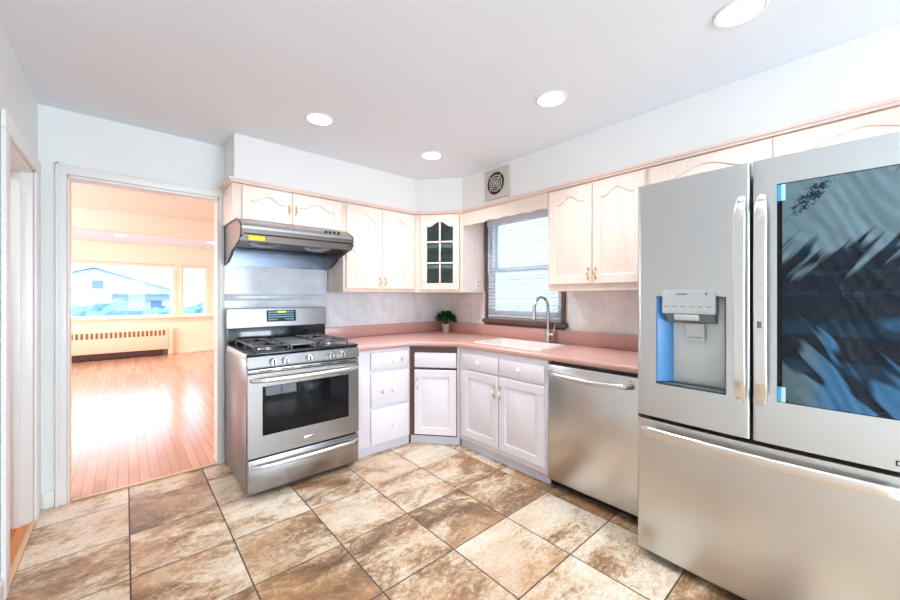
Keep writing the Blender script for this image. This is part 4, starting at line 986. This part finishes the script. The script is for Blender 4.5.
# glass panel with crinkled film
gx0, gx1, gz0, gz1 = 0.545, FW-0.045, 0.892, 1.757
def curved_panel(name, mat, parent, x0, x1, z0, z1, y_off, th, nx=16, nz=1, disp=None):
    t = bmesh.new(); F = []; B = []
    for j in range(nz+1):
        z = z0+(z1-z0)*j/nz; F.append([]); B.append([])
        for i in range(nx+1):
            x = x0+(x1-x0)*i/nx; dy = disp(x, z) if disp else 0
            F[-1].append(t.verts.new((x, bulge(x)-y_off-th-dy, z))); B[-1].append(t.verts.new((x, bulge(x)-y_off, z)))
    for j in range(nz):
        for i in range(nx):
            t.faces.new((F[j][i], F[j][i+1], F[j+1][i+1], F[j+1][i])); t.faces.new((B[j][i], B[j+1][i], B[j+1][i+1], B[j][i+1]))
    for j in range(nz):
        t.faces.new((F[j][0], F[j+1][0], B[j+1][0], B[j][0])); t.faces.new((F[j][nx], B[j][nx], B[j+1][nx], F[j+1][nx]))
    for i in range(nx):
        t.faces.new((F[0][i], B[0][i], B[0][i+1], F[0][i+1])); t.faces.new((F[nz][i], F[nz][i+1], B[nz][i+1], B[nz][i]))
    m = MB(); m.merge(t); return m.build(name, mat, parent, 60)
gp = curved_panel('glass_panel', 'blackglass', rd, gx0, gx1, gz0, gz1, 0.0005, 0.002)
def crk(x, z):
    u = (x-0.45)*math.cos(0.6)+(z-1)*math.sin(0.6)
    return 0.0015+0.0015*math.sin(u*55+3*math.sin(z*9))+0.001*math.sin(u*131+5*math.sin(x*17))
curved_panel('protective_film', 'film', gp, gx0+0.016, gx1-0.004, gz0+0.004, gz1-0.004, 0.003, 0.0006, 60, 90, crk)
for z0, z1 in ((gz1-0.070, gz1-0.006), (gz0+0.004, gz0+0.062)):
    MB().box(gx0+0.002, gx0+0.013, bulge(gx0)-0.0085, bulge(gx0)-0.0066, z0, z1).build('tape', 'tape', gp)
    MB().box(gx0+0.0135, gx0+0.026, bulge(gx0)-0.0085, bulge(gx0)-0.0066, z0, z1).build('tape_end', 'tape_l', gp)
MB().lathe([(0, 0), (0.016, 0), (0.016, 0.001), (0, 0.001)], (0.868, bulge(0.868)-0.0005, 1.824), 'y', 24).build('emblem', 'emblem', rd)
m = MB(); x = 0.846; z = 0.738; y = bulge(x)
m.box(x, x+0.004, y-0.002, y-0.0008, z, z+0.018); m.box(x, x+0.009, y-0.002, y-0.0008, z+0.0145, z+0.018); m.box(x, x+0.009, y-0.002, y-0.0008, z, z+0.0035); m.box(x+0.013, x+0.022, y-0.002, y-0.0008, z+0.007, z+0.010)
m.build('model_mark', 'inkdark', rd)

# ------------------------------------------------------------------ exhaust fan
ef = thing('exhaust_fan', 'square metal wall exhaust fan with round ring grille on the soffit above the window', 'exhaust fan', (SX-0.001, 0.355, 2.322), RW)
MB().box(-0.142, 0.142, -0.018, 0.0, -0.135, 0.135, 0.006).build('plate', 'fan', ef)
MB().lathe([(0, 0), (0.105, 0), (0.105, 0.002), (0, 0.002)], (0, -0.0183, 0), 'y', 40).build('grille_back', 'fan_d', ef)
for q in (0.026, 0.048, 0.070, 0.103):
    MB().lathe([(q-0.004, 0), (q+0.004, 0), (q+0.003, 0.006), (q-0.003, 0.006), (q-0.004, 0)], (0, -0.0215, 0), 'y', 40).build('ring', 'fan', ef)
m = MB()
for k in range(4):
    a = PI/4+k*PI/2; m.tube([(0.015*math.cos(a), -0.0305, 0.015*math.sin(a)), (0.104*math.cos(a), -0.0305, 0.104*math.sin(a))], 0.003, 8)
m.lathe([(0, 0), (0.012, 0), (0.010, 0.008), (0, 0.010)], (0, -0.0225, 0), 'y', 16)
m.build('spoke', 'fan', ef)

# ------------------------------------------------------------------ blind
bl = thing('window_blind', 'white horizontal slat blind hanging in the kitchen window over the sink', 'blind', (WX+0.0, 0.33, KZ0), 0)
hy = 0.425
MB().box(-0.035, 0.012, -hy, hy, 0.925, 1.00, 0.004).build('headrail', 'blind', bl)
N = 24
for k in range(N):
    z = 0.10+k*0.0345
    t = MB().prism([(-0.022, -0.0060), (-0.006, 0.0010), (0.010, 0.0040), (0.010, 0.0030), (-0.006, 0.0000), (-0.022, -0.0070)], -hy+0.005, hy-0.005, 'xz'); 
    o = t.build('slat', 'blind', bl); o.location = (0, 0, z)
for k in range(5): MB().box(-0.020, 0.008, -hy+0.005, hy-0.005, 0.030+k*0.013, 0.0335+k*0.013, 0.001).build('slat', 'blind', bl)
MB().box(-0.022, 0.010, -hy+0.004, hy-0.004, 0.008, 0.024, 0.003).build('bottom_rail', 'blind', bl)
m = MB()
for y in (-hy+0.06, 0.0, hy-0.06):
    m.tube([(-0.0235, y, 0.015), (-0.0235, y, 0.93)], 0.0015, 6)
m.build('ladder_cord', 'blind', bl)
MB().tube([(-0.04, hy-0.03, 0.95), (-0.042, hy-0.03, 0.45)], 0.004, 6).build('tilt_wand', 'vinyl', bl)

# ------------------------------------------------------------------ radiator cover in the living room
rc = thing('radiator_cover', 'long peach metal radiator cover with slotted top under the living room window', 'radiator', (-2.6, LY-0.17, 0.004))
MB().box(0, 2.46, 0, 0.155, 0.135, 0.615, 0.008).build('cover', 'rad', rc)
MB().box(2.462, 2.55, 0.02, 0.155, 0.0, 0.60, 0.005).build('end_box', 'rad', rc)
MB().box(0.0, 2.38, -0.004, 0.15, 0.020, 0.134).build('dark_base', 'rad_b', rc)
m = MB(); k = 0
x = 0.06
while x < 2.40: m.box(x, x+0.042, -0.003, -0.0005, 0.44, 0.56, 0.0008); x += 0.072
m.build('slot', 'rad_d', rc)
m = MB()
for x in (0.1, 1.2, 2.3): m.box(x, x+0.03, 0.03, 0.12, 0.0, 0.0195)
m.build('foot', 'rad_b', rc)
struct(MB().box(B1-0.3, LR-0.001, LY-0.014, LY-0.001, 0.005, 0.10, 0.003).build('baseboard_far', 'living'))
struct(MB().box(LX+0.018, DX0-0.053, WY-0.012, WY-0.001, 0.001, 0.10, 0.003).build('baseboard_back', 'trimwhite'))
